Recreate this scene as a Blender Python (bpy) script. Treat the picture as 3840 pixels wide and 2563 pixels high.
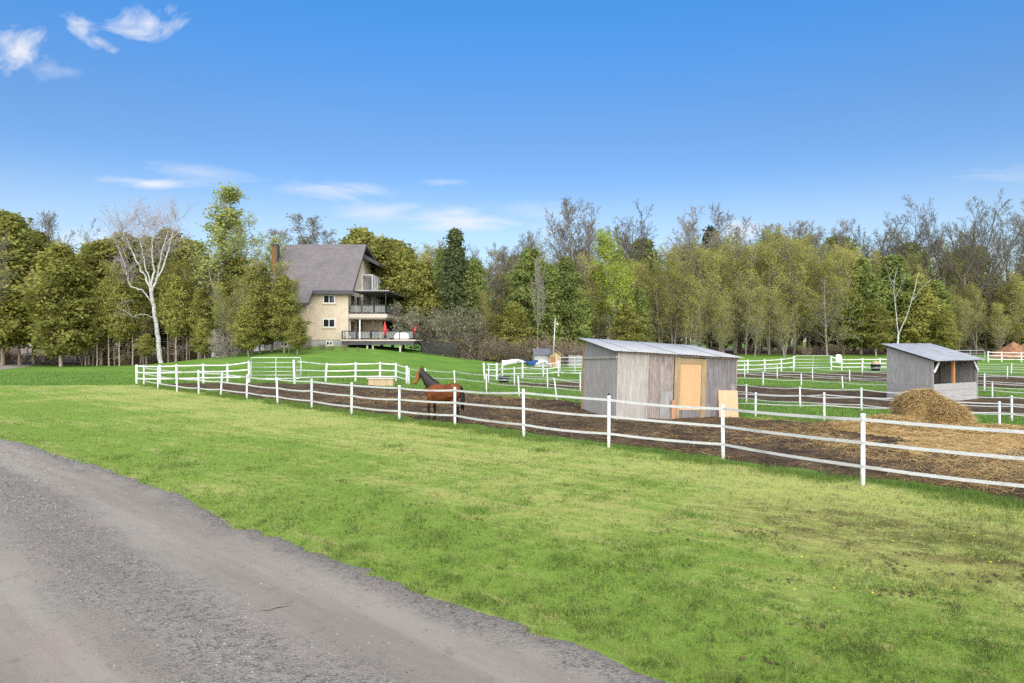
import bpy, bmesh, math, random
import numpy as np
from mathutils import Vector, Matrix, Euler

R = math.radians
for o in list(bpy.data.objects):
    bpy.data.objects.remove(o)
SC = bpy.context.scene
COL = SC.collection

# ------------------------------------------------------------------ camera
CAMH, F = 2.8, 1566.0
cam_d = bpy.data.cameras.new('camera')
cam_d.sensor_width = 36.0
cam_d.lens = 24.0
cam_d.clip_start = 0.1
cam_d.clip_end = 6000
cam = bpy.data.objects.new('camera', cam_d)
cam.location = (0, 0, CAMH)
cam.rotation_euler = (R(90), 0, 0)
COL.objects.link(cam)
SC.camera = cam

# ------------------------------------------------------------------ world
SUN_EL, SUN_AZ = 38.0, 178.0
W = bpy.data.worlds.new('World')
SC.world = W
W.use_nodes = True
wt = W.node_tree
wt.nodes.clear()


def wn(t, **k):
    n = wt.nodes.new(t)
    for a, b in k.items():
        setattr(n, a, b)
    return n


def wmath(op, a, b=None, c=None, clamp=False):
    n = wn('ShaderNodeMath', operation=op, use_clamp=clamp)
    for i, v in enumerate((a, b, c)):
        if v is None:
            continue
        if isinstance(v, (int, float)):
            n.inputs[i].default_value = v
        else:
            wt.links.new(v, n.inputs[i])
    return n.outputs[0]


sky = wn('ShaderNodeTexSky', sky_type='NISHITA', sun_disc=False)
sky.sun_elevation = R(SUN_EL)
sky.sun_rotation = R(SUN_AZ)
sky.altitude = 0
sky.air_density = 1.0
sky.dust_density = 0.35
sky.ozone_density = 3.0
tint = wn('ShaderNodeMix', data_type='RGBA', blend_type='MULTIPLY')
tint.inputs['Factor'].default_value = 1.0
wt.links.new(sky.outputs[0], tint.inputs['A'])
tc = wn('ShaderNodeTexCoord')
sep = wn('ShaderNodeSeparateXYZ')
wt.links.new(tc.outputs['Generated'], sep.inputs[0])
ramp = wn('ShaderNodeValToRGB')      # clear spring air: paler low down, deeper blue higher up
ramp.color_ramp.interpolation = 'EASE'
els = ramp.color_ramp.elements
els[0].position, els[0].color = 0.0, (0.50, 0.49, 0.50, 1)
els[1].position, els[1].color = 0.45, (0.27, 0.61, 0.86, 1)
e_ = els.new(0.15)
e_.color = (0.60, 0.58, 0.585, 1)
e_ = els.new(0.25)
e_.color = (0.40, 0.515, 0.625, 1)
wt.links.new(sep.outputs[2], ramp.inputs[0])
wt.links.new(ramp.outputs[0], tint.inputs['B'])
ymax = wmath('MAXIMUM', sep.outputs[1], 0.05)
uu = wmath('DIVIDE', sep.outputs[0], ymax)
vv = wmath('DIVIDE', sep.outputs[2], ymax)
uv = wn('ShaderNodeCombineXYZ')
wt.links.new(uu, uv.inputs[0])
wt.links.new(vv, uv.inputs[1])


def wnoise(sx, sy, scale, detail, dist):
    m = wn('ShaderNodeMapping')
    m.inputs['Scale'].default_value = (sx, sy, 1)
    wt.links.new(uv.outputs[0], m.inputs[0])
    n = wn('ShaderNodeTexNoise')
    n.inputs['Scale'].default_value = scale
    n.inputs['Detail'].default_value = detail
    n.inputs['Roughness'].default_value = 0.6
    n.inputs['Distortion'].default_value = dist
    wt.links.new(m.outputs[0], n.inputs['Vector'])
    return n.outputs['Fac']


n_puff = wnoise(1, 1.6, 14, 8, 0.7)
n_wisp = wnoise(1, 4.5, 7, 8, 1.1)
# (centre u, v, half-length, half-height, tilt, strength, puffy?)
CLOUDS = [(-.728, .423, .062, .046, 0, 1.0, 1), (-.636, .462, .036, .020, -30, .85, 1), (-.603, .437, .040, .013, -28, .8, 1),
          (-.532, .466, .070, .028, 4, 1.0, 1), (-.690, .400, .07, .022, -12, .35, 1),
          (-.527, .232, .095, .010, -3, 1.0, 0), (-.46, .247, .09, .018, -5, .45, 0), (-.30, .222, .05, .009, -2, .35, 0),
          (-.240, .222, .085, .016, -3, .85, 0), (-.200, .192, .060, .018, 4, .6, 0), (-.098, .2325, .04, .006, 0, .45, 0),
          (-.045, .177, .125, .020, -2, 1.0, 0), (.02, .188, .08, .017, 2, .5, 0), (.33, .160, .05, .022, 0, .9, 1), (-.62, .150, .10, .022, 0, .5, 0),
          (.80, .25, .15, .015, 4, .4, 0), (1.1, .33, .12, .03, 0, .8, 1), (-1.05, .3, .15, .02, 0, .7, 0)]
tot = None
for cu, cv, la, lb, rot, st, pf in CLOUDS:
    m = wn('ShaderNodeMapping', vector_type='TEXTURE')
    m.inputs['Location'].default_value = (cu, cv, 0)
    m.inputs['Rotation'].default_value = (0, 0, R(rot))
    m.inputs['Scale'].default_value = (la * (1.25 if pf else 1.5), lb * (1.25 if pf else 1.4), 1)
    wt.links.new(uv.outputs[0], m.inputs[0])
    ln = wn('ShaderNodeVectorMath', operation='LENGTH')
    wt.links.new(m.outputs[0], ln.inputs[0])
    e = wmath('SUBTRACT', 1.0, ln.outputs['Value'], clamp=True)
    nz = n_puff if pf else n_wisp
    k = wmath('MULTIPLY_ADD', e, 1.15, wmath('MULTIPLY_ADD', nz, 3.6 if pf else 2.6, -2.15 if pf else -1.6))
    e2 = wmath('MULTIPLY', wmath('MULTIPLY', k, wmath('MULTIPLY', e, 3.0, clamp=True), clamp=True), st)
    tot = e2 if tot is None else wmath('MAXIMUM', tot, e2)
front = wmath('MULTIPLY', wmath('SUBTRACT', sep.outputs[1], 0.12), 8.0, clamp=True)
tot = wmath('MULTIPLY', wmath('MULTIPLY', tot, front), 0.85)
cm = wn('ShaderNodeMix', data_type='RGBA')
wt.links.new(tot, cm.inputs['Factor'])
wt.links.new(tint.outputs['Result'], cm.inputs['A'])
SKY_ST = 0.15
cm.inputs['B'].default_value = (3.8, 3.85, 4.0, 1)
bg = wn('ShaderNodeBackground')
bg.inputs['Strength'].default_value = SKY_ST
wt.links.new(cm.outputs['Result'], bg.inputs['Color'])
wo = wn('ShaderNodeOutputWorld')
wt.links.new(bg.outputs[0], wo.inputs[0])

# ------------------------------------------------------------------ sun
sd = bpy.data.lights.new('sun', 'SUN')
sd.energy = 4.9
sd.angle = R(105)
sd.color = (1.0, 0.94, 0.83)
sun = bpy.data.objects.new('sun', sd)
S = Vector((math.sin(R(SUN_AZ)) * math.cos(R(SUN_EL)), math.cos(R(SUN_AZ)) * math.cos(R(SUN_EL)), math.sin(R(SUN_EL))))
sun.rotation_euler = (-S).to_track_quat('-Z', 'Y').to_euler()
sun.location = S * 60
COL.objects.link(sun)

vs = SC.view_settings
vs.view_transform = 'Standard'
vs.look = 'None'
vs.gamma = 1.0
vs.use_curve_mapping = False
vs.exposure = 0.72
cy = SC.cycles
cy.max_bounces = 7
cy.diffuse_bounces = 3
cy.glossy_bounces = 3
cy.transmission_bounces = 5
cy.transparent_max_bounces = 8
cy.caustics_reflective = False
cy.caustics_refractive = False
cy.use_denoising = False
cy.sample_clamp_indirect = 4.0

# ------------------------------------------------------------------ object helpers


def tag(o, label=None, cat=None, group=None, kind=None):
    for k, v in (('label', label), ('category', cat), ('group', group), ('kind', kind)):
        if v:
            o[k] = v
    return o


def empty(name, loc=(0, 0, 0), rz=0, label=None, cat=None, group=None, rot=None):
    o = bpy.data.objects.new(name, None)
    o.location = loc
    o.rotation_euler = rot if rot else (0, 0, rz)
    o.empty_display_size = 0.2
    COL.objects.link(o)
    return tag(o, label, cat, group)


def link(name, me, parent=None, mats=None):
    o = bpy.data.objects.new(name, me)
    COL.objects.link(o)
    if parent is not None:
        o.parent = parent
    if mats is not None and not me.materials:
        for m in (mats if isinstance(mats, (list, tuple)) else [mats]):
            me.materials.append(m)
    return o


def copy_tree(o, parent=None):
    c = o.copy()
    COL.objects.link(c)
    c.parent = parent
    for ch in list(o.children):
        copy_tree(ch, c)
    return c


def npmesh(name, V, Fc, smooth=False, attrs=None, midx=None):
    V = np.asarray(V, dtype=np.float32)
    Fc = np.asarray(Fc, dtype=np.int32)
    me = bpy.data.meshes.new(name)
    n, k = Fc.shape
    me.vertices.add(len(V))
    me.vertices.foreach_set('co', V.ravel())
    me.loops.add(n * k)
    me.loops.foreach_set('vertex_index', Fc.ravel())
    me.polygons.add(n)
    me.polygons.foreach_set('loop_start', np.arange(0, n * k, k, dtype=np.int32))
    if midx is not None:
        me.polygons.foreach_set('material_index', np.asarray(midx, dtype=np.int32))
    me.polygons.foreach_set('use_smooth', np.full(n, smooth))
    me.update(calc_edges=True)
    for an, av in (attrs or {}).items():
        a = me.attributes.new(an, 'FLOAT', 'POINT')
        a.data.foreach_set('value', np.asarray(av, dtype=np.float32))
    return me


class MB:
    """collects boxes, prisms, tubes and lofts into one mesh"""

    def __init__(s):
        s.v, s.f, s.m, s.sm = [], [], [], []

    def add(s, vs_, fs, mi=0, smooth=False):
        b = len(s.v)
        s.v += [tuple(p) for p in vs_]
        s.f += [tuple(b + i for i in f) for f in fs]
        s.m += [mi] * len(fs)
        s.sm += [smooth] * len(fs)
        return s

    def box(s, x0, x1, y0, y1, z0, z1, mi=0, M=None):
        vs_ = [Vector(p) for p in ((x0, y0, z0), (x1, y0, z0), (x1, y1, z0), (x0, y1, z0), (x0, y0, z1), (x1, y0, z1), (x1, y1, z1), (x0, y1, z1))]
        if M is not None:
            vs_ = [M @ p for p in vs_]
        return s.add(vs_, [(0, 3, 2, 1), (4, 5, 6, 7), (0, 1, 5, 4), (1, 2, 6, 5), (2, 3, 7, 6), (3, 0, 4, 7)], mi)

    def bar(s, a, b, w, h, mi=0, up=(0, 0, 1)):
        a, b = Vector(a), Vector(b)
        d = (b - a)
        L = d.length
        d.normalize()
        u = Vector(up)
        sd_ = d.cross(u)
        if sd_.length < 1e-4:
            sd_ = d.cross(Vector((1, 0, 0)))
        sd_.normalize()
        u = sd_.cross(d)
        M = Matrix((sd_, d, u)).transposed().to_4x4()
        M.translation = a
        return s.box(-w / 2, w / 2, 0, L, -h / 2, h / 2, mi, M)

    def prism(s, poly, axis, t0, t1, mi=0):
        """poly: 2-D outline, extruded along axis ('x','y','z') from t0 to t1"""
        n = len(poly)

        def P(a, b, t):
            return {'x': (t, a, b), 'y': (a, t, b), 'z': (a, b, t)}[axis]
        vs_ = [P(a, b, t0) for a, b in poly] + [P(a, b, t1) for a, b in poly]
        fs = [tuple(range(n)), tuple(range(2 * n - 1, n - 1, -1))]
        fs += [(i, i + n, (i + 1) % n + n, (i + 1) % n) for i in range(n)]
        return s.add(vs_, fs, mi)

    def tube(s, pts, rad, n=8, mi=0, smooth=True, cap=True, flat=1.0):
        pts = [Vector(p) for p in pts]
        if isinstance(rad, (int, float)):
            rad = [rad] * len(pts)
        rings = []
        up = Vector((0.013, 0.021, 1))
        for i, p in enumerate(pts):
            d = (pts[min(i + 1, len(pts) - 1)] - pts[max(i - 1, 0)])
            if d.length < 1e-9:
                d = Vector((0, 0, 1))
            d.normalize()
            a = d.cross(up)
            if a.length < 0.15:
                a = d.cross(Vector((1, 0.02, 0.01)))
            a.normalize()
            b = a.cross(d)
            r = rad[i]
            rings.append([p + a * (math.cos(2 * math.pi * k / n) * r) + b * (math.sin(2 * math.pi * k / n) * r * flat) for k in range(n)])
        return s.loft(rings, mi, smooth, cap)

    def loft(s, rings, mi=0, smooth=True, cap=True):
        n = len(rings[0])
        vs_ = [p for r in rings for p in r]
        fs = []
        for i in range(len(rings) - 1):
            for k in range(n):
                fs.append((i * n + k, i * n + (k + 1) % n, (i + 1) * n + (k + 1) % n, (i + 1) * n + k))
        if cap:
            fs.append(tuple(range(n - 1, -1, -1)))
            fs.append(tuple((len(rings) - 1) * n + k for k in range(n)))
        return s.add(vs_, fs, mi, smooth)

    def lathe(s, prof, n=12, mi=0, c=(0, 0, 0), smooth=True, wob=None):
        rings = []
        for r, z in prof:
            rings.append([(c[0] + math.cos(2 * math.pi * k / n) * r * (wob(k) if wob else 1), c[1] + math.sin(2 * math.pi * k / n) * r * (wob(k) if wob else 1), c[2] + z) for k in range(n)])
        return s.loft(rings, mi, smooth, True)

    def mesh(s, name):
        me = bpy.data.meshes.new(name)
        me.from_pydata(s.v, [], s.f)
        me.polygons.foreach_set('material_index', s.m)
        me.polygons.foreach_set('use_smooth', s.sm)
        me.update()
        return me

    def build(s, name, mats, parent=None, bevel=0.0, fix=True):
        me = s.mesh(name)
        if fix or bevel:
            bm = bmesh.new()
            bm.from_mesh(me)
            bmesh.ops.recalc_face_normals(bm, faces=bm.faces)
            if bevel:
                bmesh.ops.bevel(bm, geom=[e for e in bm.edges if len(e.link_faces) == 2 and e.calc_face_angle(0) > 0.6], offset=bevel, segments=1, affect='EDGES', profile=0.5, clamp_overlap=True)
            bm.to_mesh(me)
            bm.free()
        return link(name, me, parent, mats)


# ------------------------------------------------------------------ numpy noise and terrain
_rs = np.random.RandomState(7)
_LAT = _rs.rand(256, 256)


def vnoise(x, y):
    x = np.asarray(x, float)
    y = np.asarray(y, float)
    xi, yi = np.floor(x).astype(int), np.floor(y).astype(int)
    fx, fy = x - xi, y - yi
    fx = fx * fx * (3 - 2 * fx)
    fy = fy * fy * (3 - 2 * fy)
    g = lambda a, b: _LAT[a & 255, b & 255]
    return (g(xi, yi) * (1 - fx) + g(xi + 1, yi) * fx) * (1 - fy) + (g(xi, yi + 1) * (1 - fx) + g(xi + 1, yi + 1) * fx) * fy


def fbm(x, y, o=4):
    s, a, t = 0, 1, 0
    for i in range(o):
        s = s + a * vnoise(np.asarray(x) * 2 ** i + 17.3 * i, np.asarray(y) * 2 ** i + 9.1 * i)
        t += a
        a *= 0.5
    return s / t


def sst(t):
    t = np.clip(t, 0, 1)
    return t * t * (3 - 2 * t)


def terr(x, y):
    x = np.asarray(x, float)
    y = np.asarray(y, float)
    h = 2.45 * sst(1 - np.hypot((x + 21.5) / 25, (y - 86) / 35))
    h = h + 2.4 * sst(1 - np.hypot((x + 82) / 34, (y - 122) / 48))
    h = h + 1.0 * sst((y - 76) / 26) * sst((x - 8) / 25)
    h = h - 0.15 * sst(1 - np.hypot(x - 6.5, y - 27) / 7)
    return h


def tz(x, y):
    return float(terr(x, y))


# signed distances (metres, negative inside) for the worn areas
EDGE = np.array([(6.5, -3.0), (3.6, 2.6), (1.95, 4.85), (1.31, 5.6), (1.01, 5.96), (.51, 6.39), (-.34, 7.1), (-1.11, 7.75), (-2.03, 8.5), (-3.28, 9.6), (-4.57, 10.9), (-6.27, 12.7), (-8.47, 14.66), (-11.4, 17.1), (-15, 20), (-21, 24.6), (-30, 31), (-40, 37)])


def poly_sd(x, y, P):
    """signed distance to an open polyline, positive on its right side"""
    best = np.full(np.shape(x), 1e9)
    sgn = np.ones(np.shape(x))
    for (ax, ay), (bx, by) in zip(P[:-1], P[1:]):
        dx, dy = bx - ax, by - ay
        L2 = dx * dx + dy * dy
        t = np.clip(((x - ax) * dx + (y - ay) * dy) / L2, 0, 1)
        qx, qy = ax + t * dx - x, ay + t * dy - y
        d = np.hypot(qx, qy)
        cr = (x - ax) * dy - (y - ay) * dx
        m = d < best
        best = np.where(m, d, best)
        sgn = np.where(m, np.sign(cr), sgn)
    return best * sgn


def ragged(x, y):
    return (fbm(x * 1.6, y * 1.6, 4) - 0.5) * 0.36 + (fbm(x * 7, y * 7, 3) - 0.5) * 0.30


def drive_u(x, y):      # distance into the driveway from its grass edge (negative on grass)
    return -poly_sd(np.asarray(x, float), np.asarray(y, float), EDGE)


def mud1(x, y):         # horse paddock along the lawn: negative inside
    s = x + y
    d = np.maximum((21.0 - s) / 1.414, (s - 34.6) / 1.414)
    d = np.maximum(d, -(x + 22.6))
    d = np.maximum(d, y - 45.3)
    return d


def mud2(x, y):
    s = x + y
    d = np.maximum((43.8 - s) / 1.414, (s - 58.8) / 1.414)
    return np.maximum(d, y - 46.0)


def mud3(x, y):
    s = x + y
    d = np.maximum((71.4 - s) / 1.414, (s - 98) / 1.414)
    d = np.maximum(d, y - 61.5)
    return np.maximum(d, 15 - x)

# ------------------------------------------------------------------ materials


class NT:
    def __init__(s, name):
        s.mat = bpy.data.materials.new(name)
        s.mat.use_nodes = True
        s.t = s.mat.node_tree
        s.t.nodes.clear()
        s.out = s.n('ShaderNodeOutputMaterial')
        s.b = s.n('ShaderNodeBsdfPrincipled')
        s.t.links.new(s.b.outputs[0], s.out.inputs[0])

    def n(s, t, **k):
        x = s.t.nodes.new(t)
        for a, b in k.items():
            setattr(x, a, b)
        return x

    def put(s, v, sock):
        if hasattr(v, 'is_linked') or isinstance(v, bpy.types.NodeSocket):
            s.t.links.new(v, sock)
        elif isinstance(v, (tuple, list)) and len(v) == 3 and sock.type == 'RGBA':
            sock.default_value = (*v, 1)
        else:
            sock.default_value = v

    def math(s, op, a, b=0.0, c=None, clamp=False):
        x = s.n('ShaderNodeMath', operation=op, use_clamp=clamp)
        s.put(a, x.inputs[0])
        s.put(b, x.inputs[1])
        if c is not None:
            s.put(c, x.inputs[2])
        return x.outputs[0]

    def mr(s, v, a, b, c=0.0, d=1.0):
        x = s.n('ShaderNodeMapRange', interpolation_type='SMOOTHSTEP')
        for i, q in enumerate((v, a, b, c, d)):
            s.put(q, x.inputs[i])
        return x.outputs[0]

    def mix(s, f, a, b, blend='MIX'):
        x = s.n('ShaderNodeMix', data_type='RGBA', blend_type=blend)
        s.put(f, x.inputs['Factor'])
        s.put(a, x.inputs['A'])
        s.put(b, x.inputs['B'])
        return x.outputs['Result']

    def pos(s):
        return s.n('ShaderNodeNewGeometry').outputs['Position']

    def obj(s):
        return s.n('ShaderNodeTexCoord').outputs['Object']

    def map(s, v, scale=(1, 1, 1), rot=(0, 0, 0)):
        if any(rot):
            x = s.n('ShaderNodeMapping')
            s.put(v, x.inputs[0])
            x.inputs['Rotation'].default_value = rot
            v = x.outputs[0]
        x = s.n('ShaderNodeMapping')
        s.put(v, x.inputs[0])
        x.inputs['Scale'].default_value = scale
        return x.outputs[0]

    def noise(s, v, scale, detail=4, rough=0.55, dist=0.0):
        x = s.n('ShaderNodeTexNoise')
        s.put(v, x.inputs['Vector'])
        x.inputs['Scale'].default_value = scale
        x.inputs['Detail'].default_value = detail
        x.inputs['Roughness'].default_value = rough
        x.inputs['Distortion'].default_value = dist
        return x.outputs['Fac']

    def attr(s, name):
        return s.n('ShaderNodeAttribute', attribute_name=name).outputs['Fac']

    def rnd(s):
        return s.n('ShaderNodeObjectInfo').outputs['Random']

    def bump(s, h, strength, dist=0.02):
        x = s.n('ShaderNodeBump')
        x.inputs['Strength'].default_value = strength
        x.inputs['Distance'].default_value = dist
        s.put(h, x.inputs['Height'])
        s.t.links.new(x.outputs[0], s.b.inputs['Normal'])

    def fin(s, color, rough=0.8, metal=0.0, spec=0.5):
        s.put(color, s.b.inputs['Base Color'])
        s.put(rough, s.b.inputs['Roughness'])
        s.put(metal, s.b.inputs['Metallic'])
        s.b.inputs['Specular IOR Level'].default_value = spec
        return s.mat


def pmat(name, c1, c2, scale=6, stretch=(1, 1, 1), rough=0.8, bump=0.0, bdist=0.01, metal=0.0, world=False, lo=0.3, hi=0.7, spec=0.3, var=0.0, dirt=None, dscale=1.5, detail=5):
    m = NT(name)
    v = m.map(m.pos() if world else m.obj(), stretch)
    f = m.noise(v, scale, detail, 0.6)
    c = m.mix(m.mr(f, lo, hi), c1, c2)
    if dirt is not None:
        d = m.noise(m.pos() if world else m.obj(), dscale, 4, 0.6)
        c = m.mix(m.mr(d, 0.5, 0.72, 0, 0.75), c, dirt)
    if var:
        k = m.math('MULTIPLY_ADD', m.rnd(), 2 * var, 1 - var)
        cc = m.n('ShaderNodeCombineColor')
        for i in range(3):
            m.put(k, cc.inputs[i])
        c = m.mix(1.0, c, cc.outputs[0], 'MULTIPLY')
    if bump:
        m.bump(f, bump, bdist)
    return m.fin(c, rough, metal, spec)


def lawn_color(m):
    p = m.pos()
    sp = m.n('ShaderNodeSeparateXYZ')
    m.put(p, sp.inputs[0])
    s = m.math('ADD', sp.outputs[0], sp.outputs[1])
    nb = m.noise(m.map(p, (1, 1, 0)), 0.28, 5, 0.6)
    ns = m.noise(m.map(p, (0.16, 1.5, 0), (0, 0, R(-141))), 0.9, 7, 0.72, 0.5)
    nf = m.noise(m.map(p, (0.8, 1.5, 0), (0, 0, R(-150))), 3.0, 9, 0.85)
    yel = m.mr(s, 7.0, 17.0, 0.0, 0.50)
    right = m.mr(sp.outputs[0], 1.5, 8.0, 0.0, 0.22)
    yel = m.math('ADD', yel, right)
    yel = m.math('ADD', yel, m.mr(nb, 0.3, 0.7, -0.28, 0.28))
    yel = m.math('ADD', yel, m.mr(ns, 0.3, 0.7, -0.26, 0.30))
    yel = m.math('ADD', yel, m.mr(nf, 0.34, 0.66, -0.34, 0.34), clamp=True)
    c = m.mix(m.mr(yel, 0.0, 0.75), (0.168, 0.258, 0.036), (0.35, 0.37, 0.100))
    straw = m.math('MULTIPLY', m.mr(m.math('ADD', m.math('MULTIPLY', nf, 0.5), m.math('MULTIPLY', ns, 0.5)), 0.53, 0.66), m.mr(yel, 0.05, 0.7, 0.35, 0.95))
    c = m.mix(straw, c, (0.36, 0.29, 0.12))
    brown = m.mr(m.noise(m.map(p, (0.6, 1.6, 0), (0, 0, R(-150))), 2.3, 9, 0.85), 0.545, 0.65)
    c = m.mix(m.math('MULTIPLY', brown, m.mr(sp.outputs[0], -2.0, 7.0, 0.30, 0.80)), c, (0.15, 0.10, 0.045))
    # worn, mossy wet patch by the right end of the fence
    vd = m.n('ShaderNodeMapping', vector_type='TEXTURE')
    m.put(p, vd.inputs[0])
    vd.inputs['Location'].default_value = (5.8, 9.7, 0)
    vd.inputs['Rotation'].default_value = (0, 0, R(-38))
    vd.inputs['Scale'].default_value = (3.4, 1.8, 50)
    vl = m.n('ShaderNodeVectorMath', operation='LENGTH')
    m.put(vd.outputs[0], vl.inputs[0])
    worn = m.math('MULTIPLY', m.mr(vl.outputs['Value'], 1.25, 0.4), m.mr(m.noise(m.map(p, (0.7, 1.5, 0), (0, 0, R(-150))), 1.8, 9, 0.85), 0.42, 0.57))
    c = m.mix(m.math('MULTIPLY', worn, 0.85), c, m.mix(m.mr(nf, 0.4, 0.6), (0.085, 0.062, 0.026), (0.19, 0.165, 0.05)))
    # uncut grass beyond the mown strip and past the fence
    e1 = m.math('MULTIPLY_ADD', nf, 1.6, m.math('SUBTRACT', s, 21.3))
    e2 = m.math('MULTIPLY_ADD', nf, 1.5, m.math('SUBTRACT', sp.outputs[1], 44.4))
    lush = m.math('MAXIMUM', m.mr(e1, -0.3, 0.4), m.mr(e2, -0.3, 0.3))
    lc = m.mix(m.mr(m.math('MULTIPLY_ADD', ns, 0.5, m.math('MULTIPLY', nb, 0.5)), 0.40, 0.60), (0.088, 0.185, 0.025), (0.140, 0.236, 0.036))
    lc = m.mix(m.math('MULTIPLY', m.mr(nf, 0.5, 0.75), 0.5), lc, (0.20, 0.255, 0.06))
    return m.mix(lush, c, lc), nf


m = NT('lawn')
c, nf = lawn_color(m)
m.bump(m.noise(m.pos(), 9, 6, 0.75), 0.6, 0.06)
M_LAWN = m.fin(c, 0.9, 0, 0.15)

m = NT('grass_blade')
c, nf = lawn_color(m)
t = m.attr('tint')
c = m.mix(m.mr(t, 0.0, 1.0), m.mix(0.68, c, (0.0, 0.0, 0.0)), m.mix(0.20, c, (0.62, 0.64, 0.2)))
c = m.mix(m.mr(t, 0.88, 0.95), c, (0.45, 0.38, 0.16))
m.fin(c, 0.6, 0, 0.25)
tr = m.n('ShaderNodeBsdfTranslucent')
m.put(c, tr.inputs[0])
mx = m.n('ShaderNodeMixShader')
mx.inputs[0].default_value = 0.35
m.t.links.new(m.b.outputs[0], mx.inputs[1])
m.t.links.new(tr.outputs[0], mx.inputs[2])
m.t.links.new(mx.outputs[0], m.out.inputs[0])
M_BLADE = m.mat

m = NT('long_grass')
t = m.attr('tint')
c = m.mix(t, (0.075, 0.140, 0.022), (0.205, 0.285, 0.055))
m.fin(c, 0.6, 0, 0.25)
tr = m.n('ShaderNodeBsdfTranslucent')
m.put(c, tr.inputs[0])
mx = m.n('ShaderNodeMixShader')
mx.inputs[0].default_value = 0.35
m.t.links.new(m.b.outputs[0], mx.inputs[1])
m.t.links.new(tr.outputs[0], mx.inputs[2])
m.t.links.new(mx.outputs[0], m.out.inputs[0])
M_LONG = m.mat

# driveway: packed grey stone dust with loose gravel along the crown and the edges
m = NT('stone_dust')
p = m.pos()
u = m.attr('u')
wob = m.noise(m.map(p, (1, 1, 0)), 0.8, 4, 0.6)
uw = m.math('ADD', u, m.math('MULTIPLY_ADD', wob, 1.0, -0.5))
band = m.math('MULTIPLY', m.mr(uw, 1.15, 1.9), m.mr(uw, 3.1, 2.3))
edge = m.mr(uw, 0.62, 0.2)
loose = m.math('MAXIMUM', band, edge)
big = m.noise(m.map(p, (0.13, 1.5, 0), (0, 0, R(-138))), 0.9, 6, 0.65)
c = m.mix(m.mr(big, 0.35, 0.65), (0.222, 0.186, 0.146), (0.300, 0.260, 0.210))
red = m.mr(m.noise(m.map(p, (0.35, 1.3, 0), (0, 0, R(-138))), 1.5, 7, 0.75), 0.52, 0.66, 0, 0.5)
c = m.mix(red, c, (0.31, 0.225, 0.18))
dk = m.mr(m.noise(m.map(p, (1, 1, 0)), 4.0, 9, 0.88), 0.54, 0.63, 0, 0.8)
c = m.mix(dk, c, (0.16, 0.135, 0.11))
vo = m.n('ShaderNodeTexVoronoi')
m.put(m.map(p, (1, 1, 0)), vo.inputs['Vector'])
vo.inputs['Scale'].default_value = 48
cs = m.n('ShaderNodeSeparateColor')
m.put(vo.outputs['Color'], cs.inputs[0])
gc0 = m.mix(edge, (0.075, 0.064, 0.054), (0.068, 0.059, 0.051))
gc1 = m.mix(edge, (0.29, 0.258, 0.222), (0.27, 0.24, 0.205))
gc = m.mix(cs.outputs[0], gc0, gc1)
c = m.mix(m.math('MULTIPLY', loose, m.mr(m.noise(m.map(p, (1, 1, 0)), 9, 5, 0.7), 0.35, 0.6)), c, gc)
fine = m.noise(m.map(p, (1, 1, 0)), 90, 3, 0.7)
c = m.mix(m.mr(fine, 0.35, 0.7, 0.0, 0.30), c, (0.16, 0.15, 0.14))
h = m.math('ADD', m.math('MULTIPLY', fine, 0.5), m.math('MULTIPLY', vo.outputs['Distance'], loose))
m.bump(h, 0.8, 0.015)
M_DRIVE = m.fin(c, 0.95, 0, 0.2)

m = NT('gravel_stone')
t = m.attr('tint')
c = m.mix(t, (0.07, 0.062, 0.055), (0.36, 0.325, 0.285))
M_STONE = m.fin(c, 0.9, 0, 0.3)

# trampled paddock earth with straw litter
m = NT('paddock_mud')
p = m.pos()
sp = m.n('ShaderNodeSeparateXYZ')
m.put(p, sp.inputs[0])
n1 = m.noise(m.map(p, (1, 1, 0)), 1.1, 5, 0.65)
n2 = m.noise(m.map(p, (1, 1, 0)), 7, 6, 0.75, 0.6)
n3 = m.noise(m.map(p, (1, 2.2, 0)), 22, 4, 0.7, 1.0)
c = m.mix(m.mr(n2, 0.35, 0.62), (0.026, 0.016, 0.010), (0.095, 0.061, 0.036))
c = m.mix(m.mr(n1, 0.42, 0.62, 0, 0.75), c, m.mix(m.mr(n3, 0.4, 0.6), (0.08, 0.053, 0.030), (0.21, 0.15, 0.082)))
m.bump(n2, 1.0, 0.09)
M_MUD = m.fin(c, 0.95, 0, 0.15)

m = NT('straw')
t = m.attr('tint')
c = m.mix(m.mr(t, 0.0, 0.45), (0.12, 0.072, 0.032), (0.40, 0.26, 0.10))
c = m.mix(m.mr(t, 0.45, 1.0), c, (0.58, 0.425, 0.205))
m.fin(c, 0.75, 0, 0.2)
M_STRAW = m.mat

m = NT('white_vinyl')
o_ = m.obj()
so = m.n('ShaderNodeSeparateXYZ')
m.put(o_, so.inputs[0])
sn = m.noise(m.map(o_, (14, 14, 6)), 1.0, 5, 0.7)
spl = m.mr(m.math('MULTIPLY_ADD', sn, 0.35, m.math('MULTIPLY', so.outputs[2], -1.0)), -0.06, 0.10)
c = m.mix(m.mr(m.noise(m.map(o_, (3, 3, 1)), 2.0, 4, 0.6), 0.4, 0.7), (0.80, 0.80, 0.795), (0.70, 0.695, 0.675))
c = m.mix(m.math('MULTIPLY', spl, 0.6), c, (0.36, 0.31, 0.22))
M_WHITE = m.fin(c, 0.5, 0, 0.35)
M_TAPE = pmat('fence_tape', (0.43, 0.425, 0.415), (0.56, 0.555, 0.545), 9, (1, 1, 6), rough=0.6, spec=0.3, dirt=(0.30, 0.285, 0.25), dscale=1.2)
M_PAINTWOOD = pmat('white_painted_wood', (0.62, 0.61, 0.57), (0.80, 0.80, 0.78), 6, (4, 4, 0.8), rough=0.75, bump=0.3, dirt=(0.34, 0.29, 0.22), dscale=3.0)
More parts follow.
